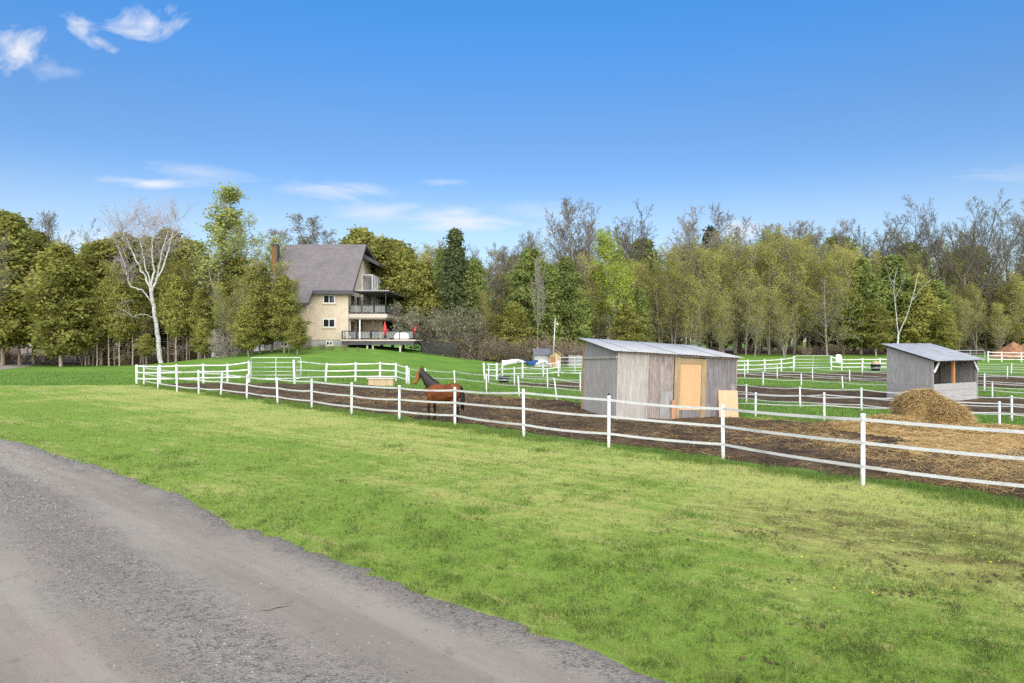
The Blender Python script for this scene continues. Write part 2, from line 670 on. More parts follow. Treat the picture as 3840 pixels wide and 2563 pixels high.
M_BLACKPL = pmat('black_plastic', (0.012, 0.012, 0.013), (0.025, 0.025, 0.026), 8, rough=0.5)
M_GALV = pmat('galvanised_steel', (0.50, 0.51, 0.52), (0.66, 0.67, 0.67), 9, rough=0.45, metal=0.6)


def wood(name, c1, c2, c3, vert=True, streak=1.0, bump=0.5):
    m = NT(name)
    o = m.obj()
    st = (4.5, 4.5, 0.45) if vert else (0.45, 4.5, 4.5)
    a = m.noise(m.map(o, st), 3.2, 9, 0.78, 0.8)
    b = m.noise(m.map(o, (1.6, 1.6, 0.7) if vert else (0.7, 1.6, 1.6)), 1.8, 7, 0.72)
    k = m.noise(o, 14, 4, 0.7)
    c = m.mix(m.mr(a, 0.33, 0.66), c1, c2)
    c = m.mix(m.mr(b, 0.45, 0.68, 0, 0.8 * streak), c, c3)
    c = m.mix(m.mr(k, 0.6, 0.75, 0, 0.5), c, tuple(q * 0.45 for q in c1))
    m.bump(a, bump, 0.012)
    return m.fin(c, 0.88, 0, 0.15)


M_GREYWOOD = wood('weathered_plywood', (0.275, 0.25, 0.222), (0.44, 0.41, 0.372), (0.30, 0.268, 0.235))
M_GREYBROWN = wood('weathered_brown_plywood', (0.13, 0.105, 0.095), (0.36, 0.315, 0.29), (0.29, 0.20, 0.15))
M_DARKPLY = wood('dark_weathered_plywood', (0.10, 0.095, 0.10), (0.25, 0.23, 0.23), (0.19, 0.15, 0.125))
M_DOORPLY = wood('new_plywood', (0.48, 0.285, 0.14), (0.58, 0.365, 0.195), (0.53, 0.33, 0.17), streak=0.7, bump=0.15)
M_OSB = wood('pale_plywood', (0.53, 0.335, 0.195), (0.63, 0.41, 0.25), (0.58, 0.37, 0.22), streak=0.7, bump=0.15)
M_OLDTRIM = wood('brown_treated_lumber', (0.24, 0.165, 0.085), (0.40, 0.30, 0.17), (0.31, 0.225, 0.12))
M_REDLUM = wood('reddish_lumber', (0.33, 0.16, 0.09), (0.48, 0.27, 0.17), (0.38, 0.20, 0.12))
M_SHELTER = wood('grey_plywood', (0.20, 0.19, 0.178), (0.33, 0.317, 0.298), (0.225, 0.212, 0.198))
M_SHELTERH = wood('grey_boards', (0.185, 0.178, 0.168), (0.31, 0.30, 0.285), (0.235, 0.222, 0.21), vert=False)
M_SHELTERF = wood('pale_grey_boards', (0.31, 0.295, 0.275), (0.43, 0.415, 0.39), (0.36, 0.34, 0.315), vert=False)
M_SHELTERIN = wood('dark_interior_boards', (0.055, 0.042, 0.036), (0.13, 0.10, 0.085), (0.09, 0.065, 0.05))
M_TIN = pmat('corrugated_tin', (0.30, 0.298, 0.298), (0.38, 0.378, 0.378), 2.5, (1, 1, 1), rough=0.5, metal=0.2, spec=0.4, dirt=(0.31, 0.305, 0.30), dscale=0.9)
M_TINGREY = pmat('grey_sheet_roof', (0.27, 0.275, 0.285), (0.36, 0.365, 0.375), 2.5, rough=0.5, metal=0.3, dirt=(0.22, 0.22, 0.22), dscale=0.8)


def bark(name, c1, c2, marks=None):
    m = NT(name)
    o = m.obj()
    a = m.noise(m.map(o, (5, 5, 1)), 2.5, 5, 0.65)
    c = m.mix(m.mr(a, 0.35, 0.65), c1, c2)
    if marks:
        b = m.noise(m.map(o, (1.0, 1.0, 4.0)), 1.7, 4, 0.7)
        c = m.mix(m.mr(b, 0.56, 0.64, 0, 0.85), c, marks)
    k = m.math('MULTIPLY_ADD', m.rnd(), 0.4, 0.8)
    cc = m.n('ShaderNodeCombineColor')
    for i in range(3):
        m.put(k, cc.inputs[i])
    c = m.mix(1.0, c, cc.outputs[0], 'MULTIPLY')
    return m.fin(c, 0.9, 0, 0.15)


M_BARK = bark('grey_bark', (0.15, 0.125, 0.105), (0.29, 0.255, 0.22))
M_BARKD = bark('dark_bark', (0.085, 0.07, 0.058), (0.17, 0.14, 0.115))
M_BARKC = bark('cedar_bark', (0.22, 0.165, 0.12), (0.42, 0.34, 0.265))
M_TWIG = bark('twig_bark', (0.19, 0.165, 0.14), (0.32, 0.285, 0.25))
M_TWIGD = bark('dark_twig_bark', (0.10, 0.085, 0.07), (0.19, 0.165, 0.135))
M_TWIGB = bark('brush_twig_bark', (0.15, 0.11, 0.085), (0.29, 0.225, 0.18))
M_BIRCH = bark('birch_bark', (0.36, 0.35, 0.33), (0.54, 0.53, 0.51), (0.08, 0.07, 0.06))
M_BIRCHTW = bark('birch_twig_bark', (0.24, 0.19, 0.19), (0.42, 0.36, 0.36))


def leaf(name, c1, c2, c3=None, trans=0.48, var=0.18):
    m = NT(name)
    t = m.attr('tint')
    c = m.mix(m.mr(t, 0, 0.8), c1, c2)
    if c3:
        c = m.mix(m.mr(t, 0.8, 1.0), c, c3)
    k = m.math('MULTIPLY_ADD', m.rnd(), 2 * var, 1 - var)
    cc = m.n('ShaderNodeCombineColor')
    for i in range(3):
        m.put(k, cc.inputs[i])
    c = m.mix(1.0, c, cc.outputs[0], 'MULTIPLY')
    m.fin(c, 0.65, 0, 0.2)
    tr = m.n('ShaderNodeBsdfTranslucent')
    m.put(c, tr.inputs[0])
    mx = m.n('ShaderNodeMixShader')
    mx.inputs[0].default_value = trans
    m.t.links.new(m.b.outputs[0], mx.inputs[1])
    m.t.links.new(tr.outputs[0], mx.inputs[2])
    m.t.links.new(mx.outputs[0], m.out.inputs[0])
    return m.mat


M_CEDAR = leaf('cedar_foliage', (0.175, 0.185, 0.042), (0.375, 0.365, 0.092), (0.46, 0.38, 0.125))
M_CEDARG = leaf('green_cedar_foliage', (0.145, 0.190, 0.05), (0.30, 0.34, 0.10), (0.39, 0.375, 0.13))
M_SPRUCE = leaf('spruce_foliage', (0.085, 0.115, 0.048), (0.19, 0.225, 0.09), (0.25, 0.27, 0.12))
M_PINE = leaf('pine_foliage', (0.022, 0.038, 0.022), (0.055, 0.08, 0.040))
M_BUD = leaf('olive_spring_leaves', (0.255, 0.25, 0.05), (0.43, 0.415, 0.10), (0.50, 0.45, 0.15))
M_BUDY = leaf('yellow_spring_leaves', (0.22, 0.235, 0.030), (0.38, 0.385, 0.06), (0.46, 0.42, 0.11))
M_LIME = leaf('lime_spring_leaves', (0.24, 0.30, 0.030), (0.37, 0.43, 0.06), (0.46, 0.48, 0.11))
M_POP = leaf('poplar_leaves', (0.36, 0.41, 0.11), (0.54, 0.56, 0.18), (0.60, 0.60, 0.26))
M_GREYLEAF = leaf('grey_green_leaves', (0.18, 0.185, 0.095), (0.32, 0.31, 0.17), (0.40, 0.37, 0.22))
M_BROWNLEAF = leaf('brown_buds', (0.17, 0.12, 0.075), (0.29, 0.22, 0.14), (0.33, 0.28, 0.15))

# ------------------------------------------------------------------ ground sheets
rs = np.random.RandomState(11)


def axis(lo, hi, step, far):
    a = list(np.arange(lo, hi + 1e-6, step))
    d = step
    x = hi
    while x < far:
        d *= 1.35
        x += d
        a.append(x)
    d = step
    x = lo
    while x > -far:
        d *= 1.35
        x -= d
        a.insert(0, x)
    return np.array(a)


def grid_mesh(name, X, Y, Z, keep=None, attrs=None, smooth=True):
    ny, nx = X.shape
    idx = np.arange(ny * nx).reshape(ny, nx)
    Q = np.stack([idx[:-1, :-1], idx[:-1, 1:], idx[1:, 1:], idx[1:, :-1]], -1).reshape(-1, 4)
    V = np.stack([X, Y, Z], -1).reshape(-1, 3)
    at = {k: v.reshape(-1) for k, v in (attrs or {}).items()}
    if keep is not None:
        kf = keep.reshape(-1)
        Q = Q[kf[Q].all(1)]
        used = np.unique(Q)
        re = -np.ones(len(V), int)
        re[used] = np.arange(len(used))
        V = V[used]
        Q = re[Q]
        at = {k: v[used] for k, v in at.items()}
    return npmesh(name, V, Q, smooth, at)


gx, gy = np.meshgrid(axis(-125, 125, 1.25, 3000), axis(-20, 150, 1.25, 3000))
tag(link('ground', grid_mesh('ground', gx, gy, terr(gx, gy)), None, M_LAWN), kind='structure')

# driveway strip following its grass edge
seg = np.diff(EDGE, axis=0)
cl = np.concatenate([[0], np.cumsum(np.hypot(seg[:, 0], seg[:, 1]))])
tt = np.concatenate([np.arange(0, 36, 0.16), np.arange(36, cl[-1], 0.6)])
ex, ey = np.interp(tt, cl, EDGE[:, 0]), np.interp(tt, cl, EDGE[:, 1])
kx = np.convolve(np.pad(ex, 8, 'edge'), np.ones(17) / 17, 'valid')
ky = np.convolve(np.pad(ey, 8, 'edge'), np.ones(17) / 17, 'valid')
dx, dy = np.gradient(kx), np.gradient(ky)
L = np.hypot(dx, dy)
nx_, ny_ = -dy / L, dx / L
uu_ = np.concatenate([np.arange(-0.5, 3.6, 0.13), np.arange(3.6, 9.5, 0.35)])
DX = kx[:, None] + nx_[:, None] * uu_[None]
DY = ky[:, None] + ny_[:, None] * uu_[None]
U = np.broadcast_to(uu_[None], DX.shape).copy()
rag = ragged(DX, DY)
DZ = -0.05 + 0.065 * sst((U + rag + 0.25) / 0.45)
DZ += 0.035 * np.exp(-((U - 2.2 + rag) / 0.55) ** 2) + 0.02 * np.exp(-((U - 0.1) / 0.25) ** 2) * sst((U + rag) / 0.2)
DZ += 0.007 * (fbm(DX * 3.5, DY * 3.5, 4) - 0.35) * sst(U / 0.3)
DZ += 0.01 * sst(1 - np.abs(U - 4.2) / 0.6)
DZ += 0.12 * sst((tt[:, None] * 0 + 0))
tag(link('driveway', grid_mesh('driveway', DX, DY, DZ, None, {'u': U + rag}), None, M_DRIVE), kind='structure')

# trodden paddock earth


def mud_sheet(name, fn, s0, s1, t0, t1, step, amp):
    s_, t_ = np.meshgrid(np.arange(s0, s1, step), np.arange(t0, t1, step))
    X, Y = (s_ - t_) / 1.41421, (s_ + t_) / 1.41421
    d = fn(X, Y) + (fbm(X * 0.7, Y * 0.7, 4) - 0.5) * 1.3
    k = sst(-d / 0.7 + 0.2)
    Z = terr(X, Y) - 0.07 + 0.09 * k + amp * k * (fbm(X * 1.6, Y * 1.6, 5) - 0.28)
    me = grid_mesh(name, X, Y, Z, d < 0.35)
    return tag(link(name, me, None, M_MUD), kind='structure')


mud_sheet('paddock_mud', mud1, 13.5, 26.5, -4, 52, 0.14, 0.13)
mud_sheet('paddock_mud', mud2, 30.5, 42, -18, 40, 0.4, 0.13)
mud_sheet('paddock_mud', mud3, 50.5, 68, -30, 36, 0.7, 0.13)

# far lane into the trees at the left
lane = np.array([(-49, 58), (-53.5, 70), (-58.5, 82), (-66, 95), (-76, 108), (-84, 118)], float)
lt = np.linspace(0, 5, 90)
lx, ly = np.interp(lt, range(6), lane[:, 0]), np.interp(lt, range(6), lane[:, 1])
ldx, ldy = np.gradient(lx), np.gradient(ly)
ll = np.hypot(ldx, ldy)
lw = np.linspace(-1.9, 1.9, 9)
LX = lx[:, None] + (-ldy / ll)[:, None] * lw[None]
LY = ly[:, None] + (ldx / ll)[:, None] * lw[None]
LZ = terr(LX, LY) + 0.09 - 0.10 * sst((np.abs(lw)[None] - 1.2) / 0.7)
tag(link('lane', grid_mesh('lane', LX, LY, LZ, None, {'u': np.broadcast_to(3.4 - lw[None] * .3, LX.shape).copy()}), None, M_DRIVE), kind='structure')


# ------------------------------------------------------------------ grass
def blades(name, x, y, ln, wd, tint, mat, lean=0.55, parent=None, label=None, cat=None, zoff=0.0, droop=False):
    n = len(x)
    z = terr(x, y) - 0.008 + zoff
    a = rs.rand(n) * 6.283
    b = (fbm(x * 5, y * 5, 2) * 4 - 2) * 6.283 + rs.randn(n) * 0.8
    le = lean * (0.3 + rs.rand(n))
    px, py = np.cos(a) * wd / 2, np.sin(a) * wd / 2
    tx, ty = x + np.cos(b) * ln * le, y + np.sin(b) * ln * le
    V = np.empty((n, 3, 3))
    V[:, 0] = np.stack([x - px, y - py, z], -1)
    V[:, 1] = np.stack([x + px, y + py, z], -1)
    V[:, 2] = np.stack([tx, ty, z + ln * (1 - 0.35 * le)], -1)
    me = npmesh(name, V.reshape(-1, 3), np.arange(3 * n).reshape(n, 3), True, {'tint': np.repeat(tint, 3)})
    return tag(link(name, me, parent, mat), label, cat, None, 'stuff')


N = 720000
q = rs.rand(N)
p1, z0, z1 = -0.7, 4.6, 62.0
Yg = (z0 ** p1 + q * (z1 ** p1 - z0 ** p1)) ** (1 / p1)
Xg = (rs.rand(N) * 2 - 1) * (1.08 * Yg + 0.5)
uD = drive_u(Xg, Yg) + ragged(Xg, Yg)
sg = Xg + Yg
inmud = np.minimum(np.minimum(mud1(Xg, Yg), mud2(Xg, Yg)), mud3(Xg, Yg)) + (fbm(Xg * 0.7, Yg * 0.7, 4) - 0.5) * 1.3
ok = (uD < 0.02 + 0.22 * rs.rand(N) ** 4) & (inmud > -0.05)
Xg, Yg, uD, sg, inmud = Xg[ok], Yg[ok], uD[ok], sg[ok], inmud[ok]
lush = (sg > 20.6) | (Yg > 43.6)
mown = ~lush
rr = rs.rand(len(Xg))
clump = fbm(Xg * 1.3, Yg * 1.3, 4)
ln = 0.022 + 0.03 * rr + 0.055 * vnoise(Xg * 6 + 40, Yg * 6) ** 2 + 0.07 * np.clip(clump - 0.56, 0, 1) * 2
ln *= np.where(uD > -0.55, 1.35, 1.0)
wd = 0.0034 * np.maximum(Yg / 6, 0.9) * (0.7 + 0.6 * rs.rand(len(Xg)))
ti = np.clip(0.42 + 3.4 * (vnoise(Xg * 8, Yg * 8) - 0.5) * (0.4 + vnoise(Xg * 2.5, Yg * 2.5)) * 0.55 + 1.7 * (fbm(Xg * 2.6, Yg * 2.6, 3) - 0.5) + 0.18 * rs.randn(len(Xg)), 0, 0.87)
ti = np.where(rs.rand(len(Xg)) < 0.10, 1.0, ti)
blades('lawn_grass', Xg[mown], Yg[mown], ln[mown], wd[mown], ti[mown], M_BLADE, 0.8, None, 'short mown yellow-green grass of the open lawn', 'grass')
l2 = 0.07 + 0.10 * rr
blades('meadow_grass', Xg[lush], Yg[lush], l2[lush], wd[lush] * 1.5, ti[lush], M_LONG, 0.5, None, 'uncut bright green grass around and between the paddocks', 'grass')

# longer fringe along the paddock fence and tussocks on the lawn
t_ = rs.rand(42000)
fx = 9.5 - t_ ** 1.6 * 33
s_ = 20.25 + rs.randn(len(fx)) * 0.38
fy = s_ - fx
keep = (fy > 8) & (fy < 45)
fx, fy = fx[keep], fy[keep]
ft = fbm(fx * 1.2, fy * 1.2, 3)
sel = ft + rs.rand(len(fx)) * 0.3 > 0.62
fx, fy = fx[sel], fy[sel]
blades('fence_line_grass', fx, fy, (0.06 + 0.12 * rs.rand(len(fx))), 0.006 * np.maximum(fy / 9, 1), 0.15 + rs.rand(len(fx)) * 0.85, M_LONG, 0.5, None, 'tall dark green grass fringe under the front paddock fence', 'grass')
tx, ty = [], []
tuf = [(-0.62, 11.2, .16, 260), (2.1, 7.4, .22, 420), (1.3, 7.0, .18, 300), (3.2, 6.5, .25, 420), (4.3, 6.2, .3, 500), (0.7, 8.6, .16, 200), (-1.0, 9.6, .2, 260), (-4.3, 12.0, .2, 200),
       (5.6, 6.6, .3, 420), (2.9, 5.7, .3, 500), (6.6, 9.4, .4, 400), (7.1, 8.3, .4, 420), (-7.4, 15.4, .25, 200), (1.9, 9.3, .18, 200), (4.0, 7.7, .2, 260), (7.6, 10.6, .5, 400)]
for k in range(46):
    yy = 5.2 + 14 * rs.rand() ** 1.6
    xx = (rs.rand() * 2 - 1) * 0.8 * yy
    if drive_u(xx, yy) < -0.2 and xx + yy < 19:
        tuf.append((xx, yy, 0.10 + 0.12 * rs.rand(), int(60 + 130 * rs.rand())))
for cx, cy_, r_, n_ in tuf:
    tx.append(cx + rs.randn(n_) * r_)
    ty.append(cy_ + rs.randn(n_) * r_)
tx, ty = np.concatenate(tx), np.concatenate(ty)
k_ = drive_u(tx, ty) < -0.03
tx, ty = tx[k_], ty[k_]
blades('grass_tussocks', tx, ty, 0.07 + 0.08 * rs.rand(len(tx)), 0.005 * np.maximum(ty / 7, 1), rs.rand(len(tx)) * 0.85, M_LONG, 0.6, None, 'small darker green tussocks dotted over the mown lawn', 'grass')

# ------------------------------------------------------------------ gravel and clods


def lumps(name, x, y, z, r, tint, mat, label, cat, flat=0.7):
    n = len(x)
    base = np.array([(1, 0, 0), (-1, 0, 0), (0, 1, 0), (0, -1, 0), (0, 0, 1), (0, 0, -1)], float)
    fc = np.array([(0, 2, 4), (2, 1, 4), (1, 3, 4), (3, 0, 4), (2, 0, 5), (1, 2, 5), (3, 1, 5), (0, 3, 5)])
    a = rs.rand(n) * 6.283
    ca, sa = np.cos(a), np.sin(a)
    sc = r[:, None, None] * (0.65 + 0.7 * rs.rand(n, 6, 1))
    B = base[None] * sc
    V = np.stack([B[..., 0] * ca[:, None] - B[..., 1] * sa[:, None] + x[:, None], B[..., 0] * sa[:, None] + B[..., 1] * ca[:, None] + y[:, None], B[..., 2] * flat + z[:, None]], -1)
    me = npmesh(name, V.reshape(-1, 3), (fc[None] + 6 * np.arange(n)[:, None, None]).reshape(-1, 3), False, {'tint': np.repeat(tint, 6)})
    return tag(link(name, me, None, mat), label, cat, None, 'stuff')


ng = 42000
gt = rs.rand(ng) ** 0.8 * 26 + 4
which = rs.rand(ng)
gu = np.where(which < 0.62, 2.1 + rs.randn(ng) * 0.42, np.where(which < 0.86, 0.12 + np.abs(rs.randn(ng)) * 0.22, rs.rand(ng) * 7))
px_, py_ = np.interp(gt, tt, kx), np.interp(gt, tt, ky)
qx, qy = np.interp(gt, tt, nx_), np.interp(gt, tt, ny_)
sx, sy = px_ + qx * gu, py_ + qy * gu
wobs = ragged(sx, sy)
cl_ = fbm(sx * 2.2, sy * 2.2, 3) + rs.rand(ng) * 0.3
ok = (gu + wobs > -0.1) & (sy > 4) & ((cl_ > 0.62) | (which > 0.86))
sx, sy, gu, wobs = sx[ok], sy[ok], gu[ok], wobs[ok]
zz = 0.013 + 0.035 * np.exp(-((gu - 2.2 + wobs) / 0.55) ** 2)
lumps('loose_gravel', sx, sy, zz, (0.005 + 0.010 * rs.rand(len(sx)) ** 2.5) * np.maximum(1, sy / 9), rs.rand(len(sx)) ** 1.9, M_STONE, 'loose grey gravel along the driveway crown and edge', 'gravel')

M_CLOD = pmat('earth_clod', (0.045, 0.030, 0.018), (0.12, 0.085, 0.05), 18, rough=0.95, world=True)
cx_, cy2, cr = [], [], []
spots = [(4.35, 7.55, .055), (4.3, 7.6, .05), (3.45, 10.1, .05), (3.6, 10.0, .06), (3.75, 9.95, .05), (5.1, 8.9, .05), (6.0, 8.15, .07), (6.1, 8.1, .05), (5.5, 8.0, .04), (2.9, 6.8, .045), (3.0, 6.75, .05), (6.6, 7.7, .06), (6.9, 7.6, .06), (2.2, 6.0, .05), (-4.6, 16.6, .05), (-4.2, 16.5, .05), (5.3, 8.3, .05), (4.7, 8.5, .05)]
for k in range(70):
    yy = 5.4 + 30 * rs.rand() ** 1.3
    xx = (rs.rand() * 2 - 1) * 0.75 * yy
    if drive_u(xx, yy) < -0.3 and xx + yy < 19.6:
        spots.append((xx, yy, 0.010 + 0.022 * rs.rand() + 0.0008 * yy))
for a_, b_, r_ in spots:
    n_ = rs.randint(5, 14)
    cx_ += list(a_ + rs.randn(n_) * r_ * 2.4)
    cy2 += list(b_ + rs.randn(n_) * r_ * 1.4)
    cr += list(r_ * (0.2 + 0.45 * rs.rand(n_)))
cx_, cy2, cr = map(np.array, (cx_, cy2, cr))
lumps('lawn_clods', cx_, cy2, 0.012 + 0 * cx_, cr, rs.rand(len(cr)), M_CLOD, 'dark earth clods and divots scattered on the lawn', 'soil', 0.35)

# ------------------------------------------------------------------ straw


def pile_h(x, y):
    lump = fbm(x * 1.7 + 3, y * 1.7, 4)
    wx = x + 0.5 * (fbm(x * 0.9 + 7, y * 0.9, 3) - 0.5)
    d1 = np.hypot((wx - 13.15) / 0.72, (y - 22.1) / 0.95)
    d2 = np.hypot((wx - 13.6) / 1.0, (y - 21.9) / 1.15)
    h = 0.98 * np.clip(1 - d1 ** 4, 0, 1) ** 0.6 * (0.80 + 0.4 * lump)
    h = np.maximum(h, 0.80 * np.clip(1 - d2 ** 2.6, 0, 1) ** 0.75 * (0.66 + 0.6 * lump))
    h = h + 0.30 * np.exp(-((x - 11.7) / 1.3) ** 2 - ((y - 21.6) / 0.9) ** 2) * (0.5 + lump)
    h = h + 0.22 * np.exp(-((x - 14.2) / 3.2) ** 2 - ((y - 20.2) / 1.5) ** 2) * (0.3 + 1.2 * lump)
    h = h + 0.16 * np.exp(-((x - 11.2) / 2.6) ** 2 - ((y - 17.6) / 1.6) ** 2) * (0.2 + 1.2 * lump)
    return h


def strands(name, x, y, z, ln, wd, tint, parent, up=0.25, nrm=None, down=None):
    n = len(x)
    a = rs.rand(n) * 6.283
    d = np.stack([np.cos(a), np.sin(a), (rs.rand(n) - 0.35) * up], -1)
    if down is not None:
        d = d * 0.95 + down * (0.25 * rs.rand(n))[:, None]
    w = np.stack([-np.sin(a), np.cos(a), (rs.rand(n) - 0.5) * 1.6], -1) * wd[:, None] / 2
    P = np.stack([x, y, z], -1)
    V = np.empty((n, 4, 3))
    mid = P + d * ln[:, None] * 0.5 + np.array([0, 0, 1.0]) * (ln * 0.10)[:, None]
    V[:, 0] = P - w
    V[:, 1] = P + w
    V[:, 2] = mid + w * 0.8
    V[:, 3] = mid - w * 0.8
    V2 = np.empty((n, 4, 3))
    e = P + d * ln[:, None] - np.array([0, 0, 1.0]) * (ln * 0.06)[:, None]
    V2[:, 0] = V[:, 3]
    V2[:, 1] = V[:, 2]
    V2[:, 2] = e + w * 0.5
    V2[:, 3] = e - w * 0.5
    A = np.concatenate([V, V2], 1).reshape(-1, 3)
    i = 8 * np.arange(n)[:, None]
    Q = np.concatenate([i + np.array([0, 1, 2, 3]), i + np.array([4, 5, 6, 7])], 0)
    me = npmesh(name, A, Q, False, {'tint': np.repeat(tint, 8)})
    o = link(name, me, parent, M_STRAW)
    o['kind'] = 'stuff'
    return o


hp = empty('hay_pile', (13.5, 22.0, 0), 0, 'heaped golden-brown hay pile in front of the grey open shelter', 'hay pile')
mx_, my_ = np.meshgrid(np.arange(8.5, 18.6, 0.11), np.arange(15.4, 24.2, 0.11))
mh = pile_h(mx_, my_)
mz = terr(mx_, my_) - 0.02 + mh + 0.05 * (fbm(mx_ * 5, my_ * 5, 3) - 0.5) * sst(mh / 0.2)
mg = grid_mesh('mound', mx_ - 13.5, my_ - 22.0, mz, mh > 0.075, {'tint': 0.12 + 0.5 * fbm(mx_ * 3, my_ * 3, 4)})
link('mound', mg, hp, M_STRAW)
n = 110000
hx, hy = 13.5 + rs.randn(n) * 1.5, 21.6 + rs.randn(n) * 1.3
hh = pile_h(hx, hy)
ok = (hh > 0.10) & (rs.rand(n) < 0.35 + hh)
hx, hy, hh = hx[ok], hy[ok], hh[ok]
e_ = 0.05
gxx = (pile_h(hx + e_, hy) - pile_h(hx - e_, hy)) / (2 * e_)
gyy = (pile_h(hx, hy + e_) - pile_h(hx, hy - e_)) / (2 * e_)
dn = -np.stack([gxx, gyy, gxx ** 2 + gyy ** 2], -1)
dn /= np.maximum(1, np.linalg.norm(dn, axis=1))[:, None]
tn = np.clip(0.22 + 0.75 * fbm(hx * 2.6, hy * 2.6, 4) + 0.24 * rs.randn(len(hx)), 0, 1)
strands('strands', hx - 13.5, hy - 22.0, terr(hx, hy) + hh + 0.005 + 0.05 * rs.rand(len(hx)), 0.08 + 0.17 * rs.rand(len(hx)), 0.006 + 0.007 * rs.rand(len(hx)), tn, hp, 0.7, None, dn)
n = 420000
q = rs.rand(n)
ly_ = 12 + 26 * q ** 1.3
lx_ = -24 + 48 * rs.rand(n)
sl = lx_ + ly_
ok = (mud1(lx_, ly_) < -0.1)
lx_, ly_ = lx_[ok], ly_[ok]
near = np.exp(-np.clip(np.hypot((lx_ - 14.4) / 5.2, (ly_ - 17.2) / 4.6) - 0.6, 0, 9) ** 2 * 1.2)
dens = 0.04 + 0.95 * near * sst(fbm(lx_ * 0.8, ly_ * 0.8, 4) * 4.5 - 1.55) + 0.35 * sst((fbm(lx_ * 0.45 + 5, ly_ * 0.9, 4) - 0.52) / 0.15) * (0.35 + 0.65 * (lx_ > -9))
k_ = rs.rand(len(lx_)) < dens
lx_, ly_, near = lx_[k_], ly_[k_], near[k_]
tn = np.clip(0.12 + 0.50 * near ** 2 + 0.5 * (fbm(lx_ * 1.5, ly_ * 1.5, 3) - 0.4) + 0.22 * rs.randn(len(lx_)), 0, 1)
lz = terr(lx_, ly_) + 0.03 + pile_h(lx_, ly_) + 0.05 * rs.rand(len(lx_))
tag(strands('straw_litter', lx_, ly_, lz, 0.14 + 0.26 * rs.rand(len(lx_)), 0.0042 * np.maximum(1, ly_ / 14) * (0.7 + 0.8 * rs.rand(len(lx_))), tn, None, 0.3), 'straw strewn over the brown mud of the front paddock', 'straw', None, 'stuff')

n_ = 26
dx_, dy_ = 6.0 + rs.randn(n_) * 1.6, 8.4 + rs.randn(n_) * 1.3
k_ = (drive_u(dx_, dy_) < -0.4) & (dx_ + dy_ < 19.5) & (dy_ > 5.5)
M_DAND = pmat('dandelion_yellow', (0.62, 0.42, 0.02), (0.75, 0.55, 0.04), 20, rough=0.7)
lumps('dandelions', dx_[k_], dy_[k_], 0.06 + 0 * dx_[k_], 0.011 + 0.006 * rs.rand(k_.sum()), rs.rand(k_.sum()), M_DAND, 'few tiny yellow dandelions in the lawn near the right edge', 'flowers', 0.6)

# leaf litter under the trees


def litter(x, y):
    d = np.maximum(80.5 - y, x + 31)
    d = np.minimum(d, np.maximum(96.5 - y, 22 - x))
    d = np.minimum(d, np.maximum(np.maximum(83.5 - y, -(x + 9)), x - 24))
    return np.minimum(d, 97 - y)


lx2, ly2 = np.meshgrid(np.arange(-130, 130.1, 1.25), np.arange(75, 200.1, 1.25))
ld = litter(lx2, ly2) + (fbm(lx2 * 0.3, ly2 * 0.3, 4) - 0.5) * 5
lk = sst(-ld / 1.6 + 0.3)
M_LITTER = pmat('leaf_litter', (0.075, 0.050, 0.030), (0.18, 0.125, 0.075), 1.5, rough=0.95, world=True, bump=0.6, bdist=0.1)
tag(link('forest_floor', grid_mesh('forest_floor', lx2, ly2, terr(lx2, ly2) - 0.10 + 0.13 * lk, ld < 1.5), None, M_LITTER), kind='structure')

# ------------------------------------------------------------------ trees


def seg_mesh(name, segs, sides):
    """tapered prisms for an array of segments (x0 y0 z0 x1 y1 z1 r0 r1)"""
    A = np.array(segs, float).reshape(-1, 8)
    P0, P1, r0, r1 = A[:, 0:3], A[:, 3:6], A[:, 6], A[:, 7]
    d = P1 - P0
    d /= np.maximum(np.linalg.norm(d, axis=1), 1e-6)[:, None]
    ref = np.where(np.abs(d[:, 2:3]) > 0.9, np.array([[1.0, 0, 0]]), np.array([[0, 0, 1.0]]))
    a = np.cross(d, ref)
    a /= np.linalg.norm(a, axis=1)[:, None]
    b = np.cross(d, a)
    P1 = P1 + d * (r1 * 0.3)[:, None]
    n = len(A)
    th = np.arange(sides) * 2 * math.pi / sides
    ring = a[:, None, :] * np.cos(th)[None, :, None] + b[:, None, :] * np.sin(th)[None, :, None]
    V = np.concatenate([P0[:, None] + ring * r0[:, None, None], P1[:, None] + ring * r1[:, None, None]], 1)
    k = np.arange(sides)
    f = np.stack([k, (k + 1) % sides, (k + 1) % sides + sides, k + sides], -1)
    Q = (f[None] + (2 * sides) * np.arange(n)[:, None, None]).reshape(-1, 4)
    return V.reshape(-1, 3), Q


def outward(C, zc):
    o_ = C.copy()
    if zc is None:
        o_[:, 2] = np.hypot(C[:, 0], C[:, 1]) * 0.45 + 0.25
    else:
        o_[:, 2] = (C[:, 2] - zc) * 0.6 + 1.0
    o_ /= np.maximum(np.linalg.norm(o_, axis=1), 1e-6)[:, None]
    return o_


def face_out(V4, zc):
    """turn each quad so that its front looks away from the trunk"""
    Q = V4.reshape(-1, 4, 3)
    nq = np.cross(Q[:, 2] - Q[:, 0], Q[:, 3] - Q[:, 1])
    fl = (nq * outward(Q.mean(1), zc)).sum(1) < 0
    Q[fl] = Q[fl][:, ::-1]
    return Q.reshape(-1, 3)


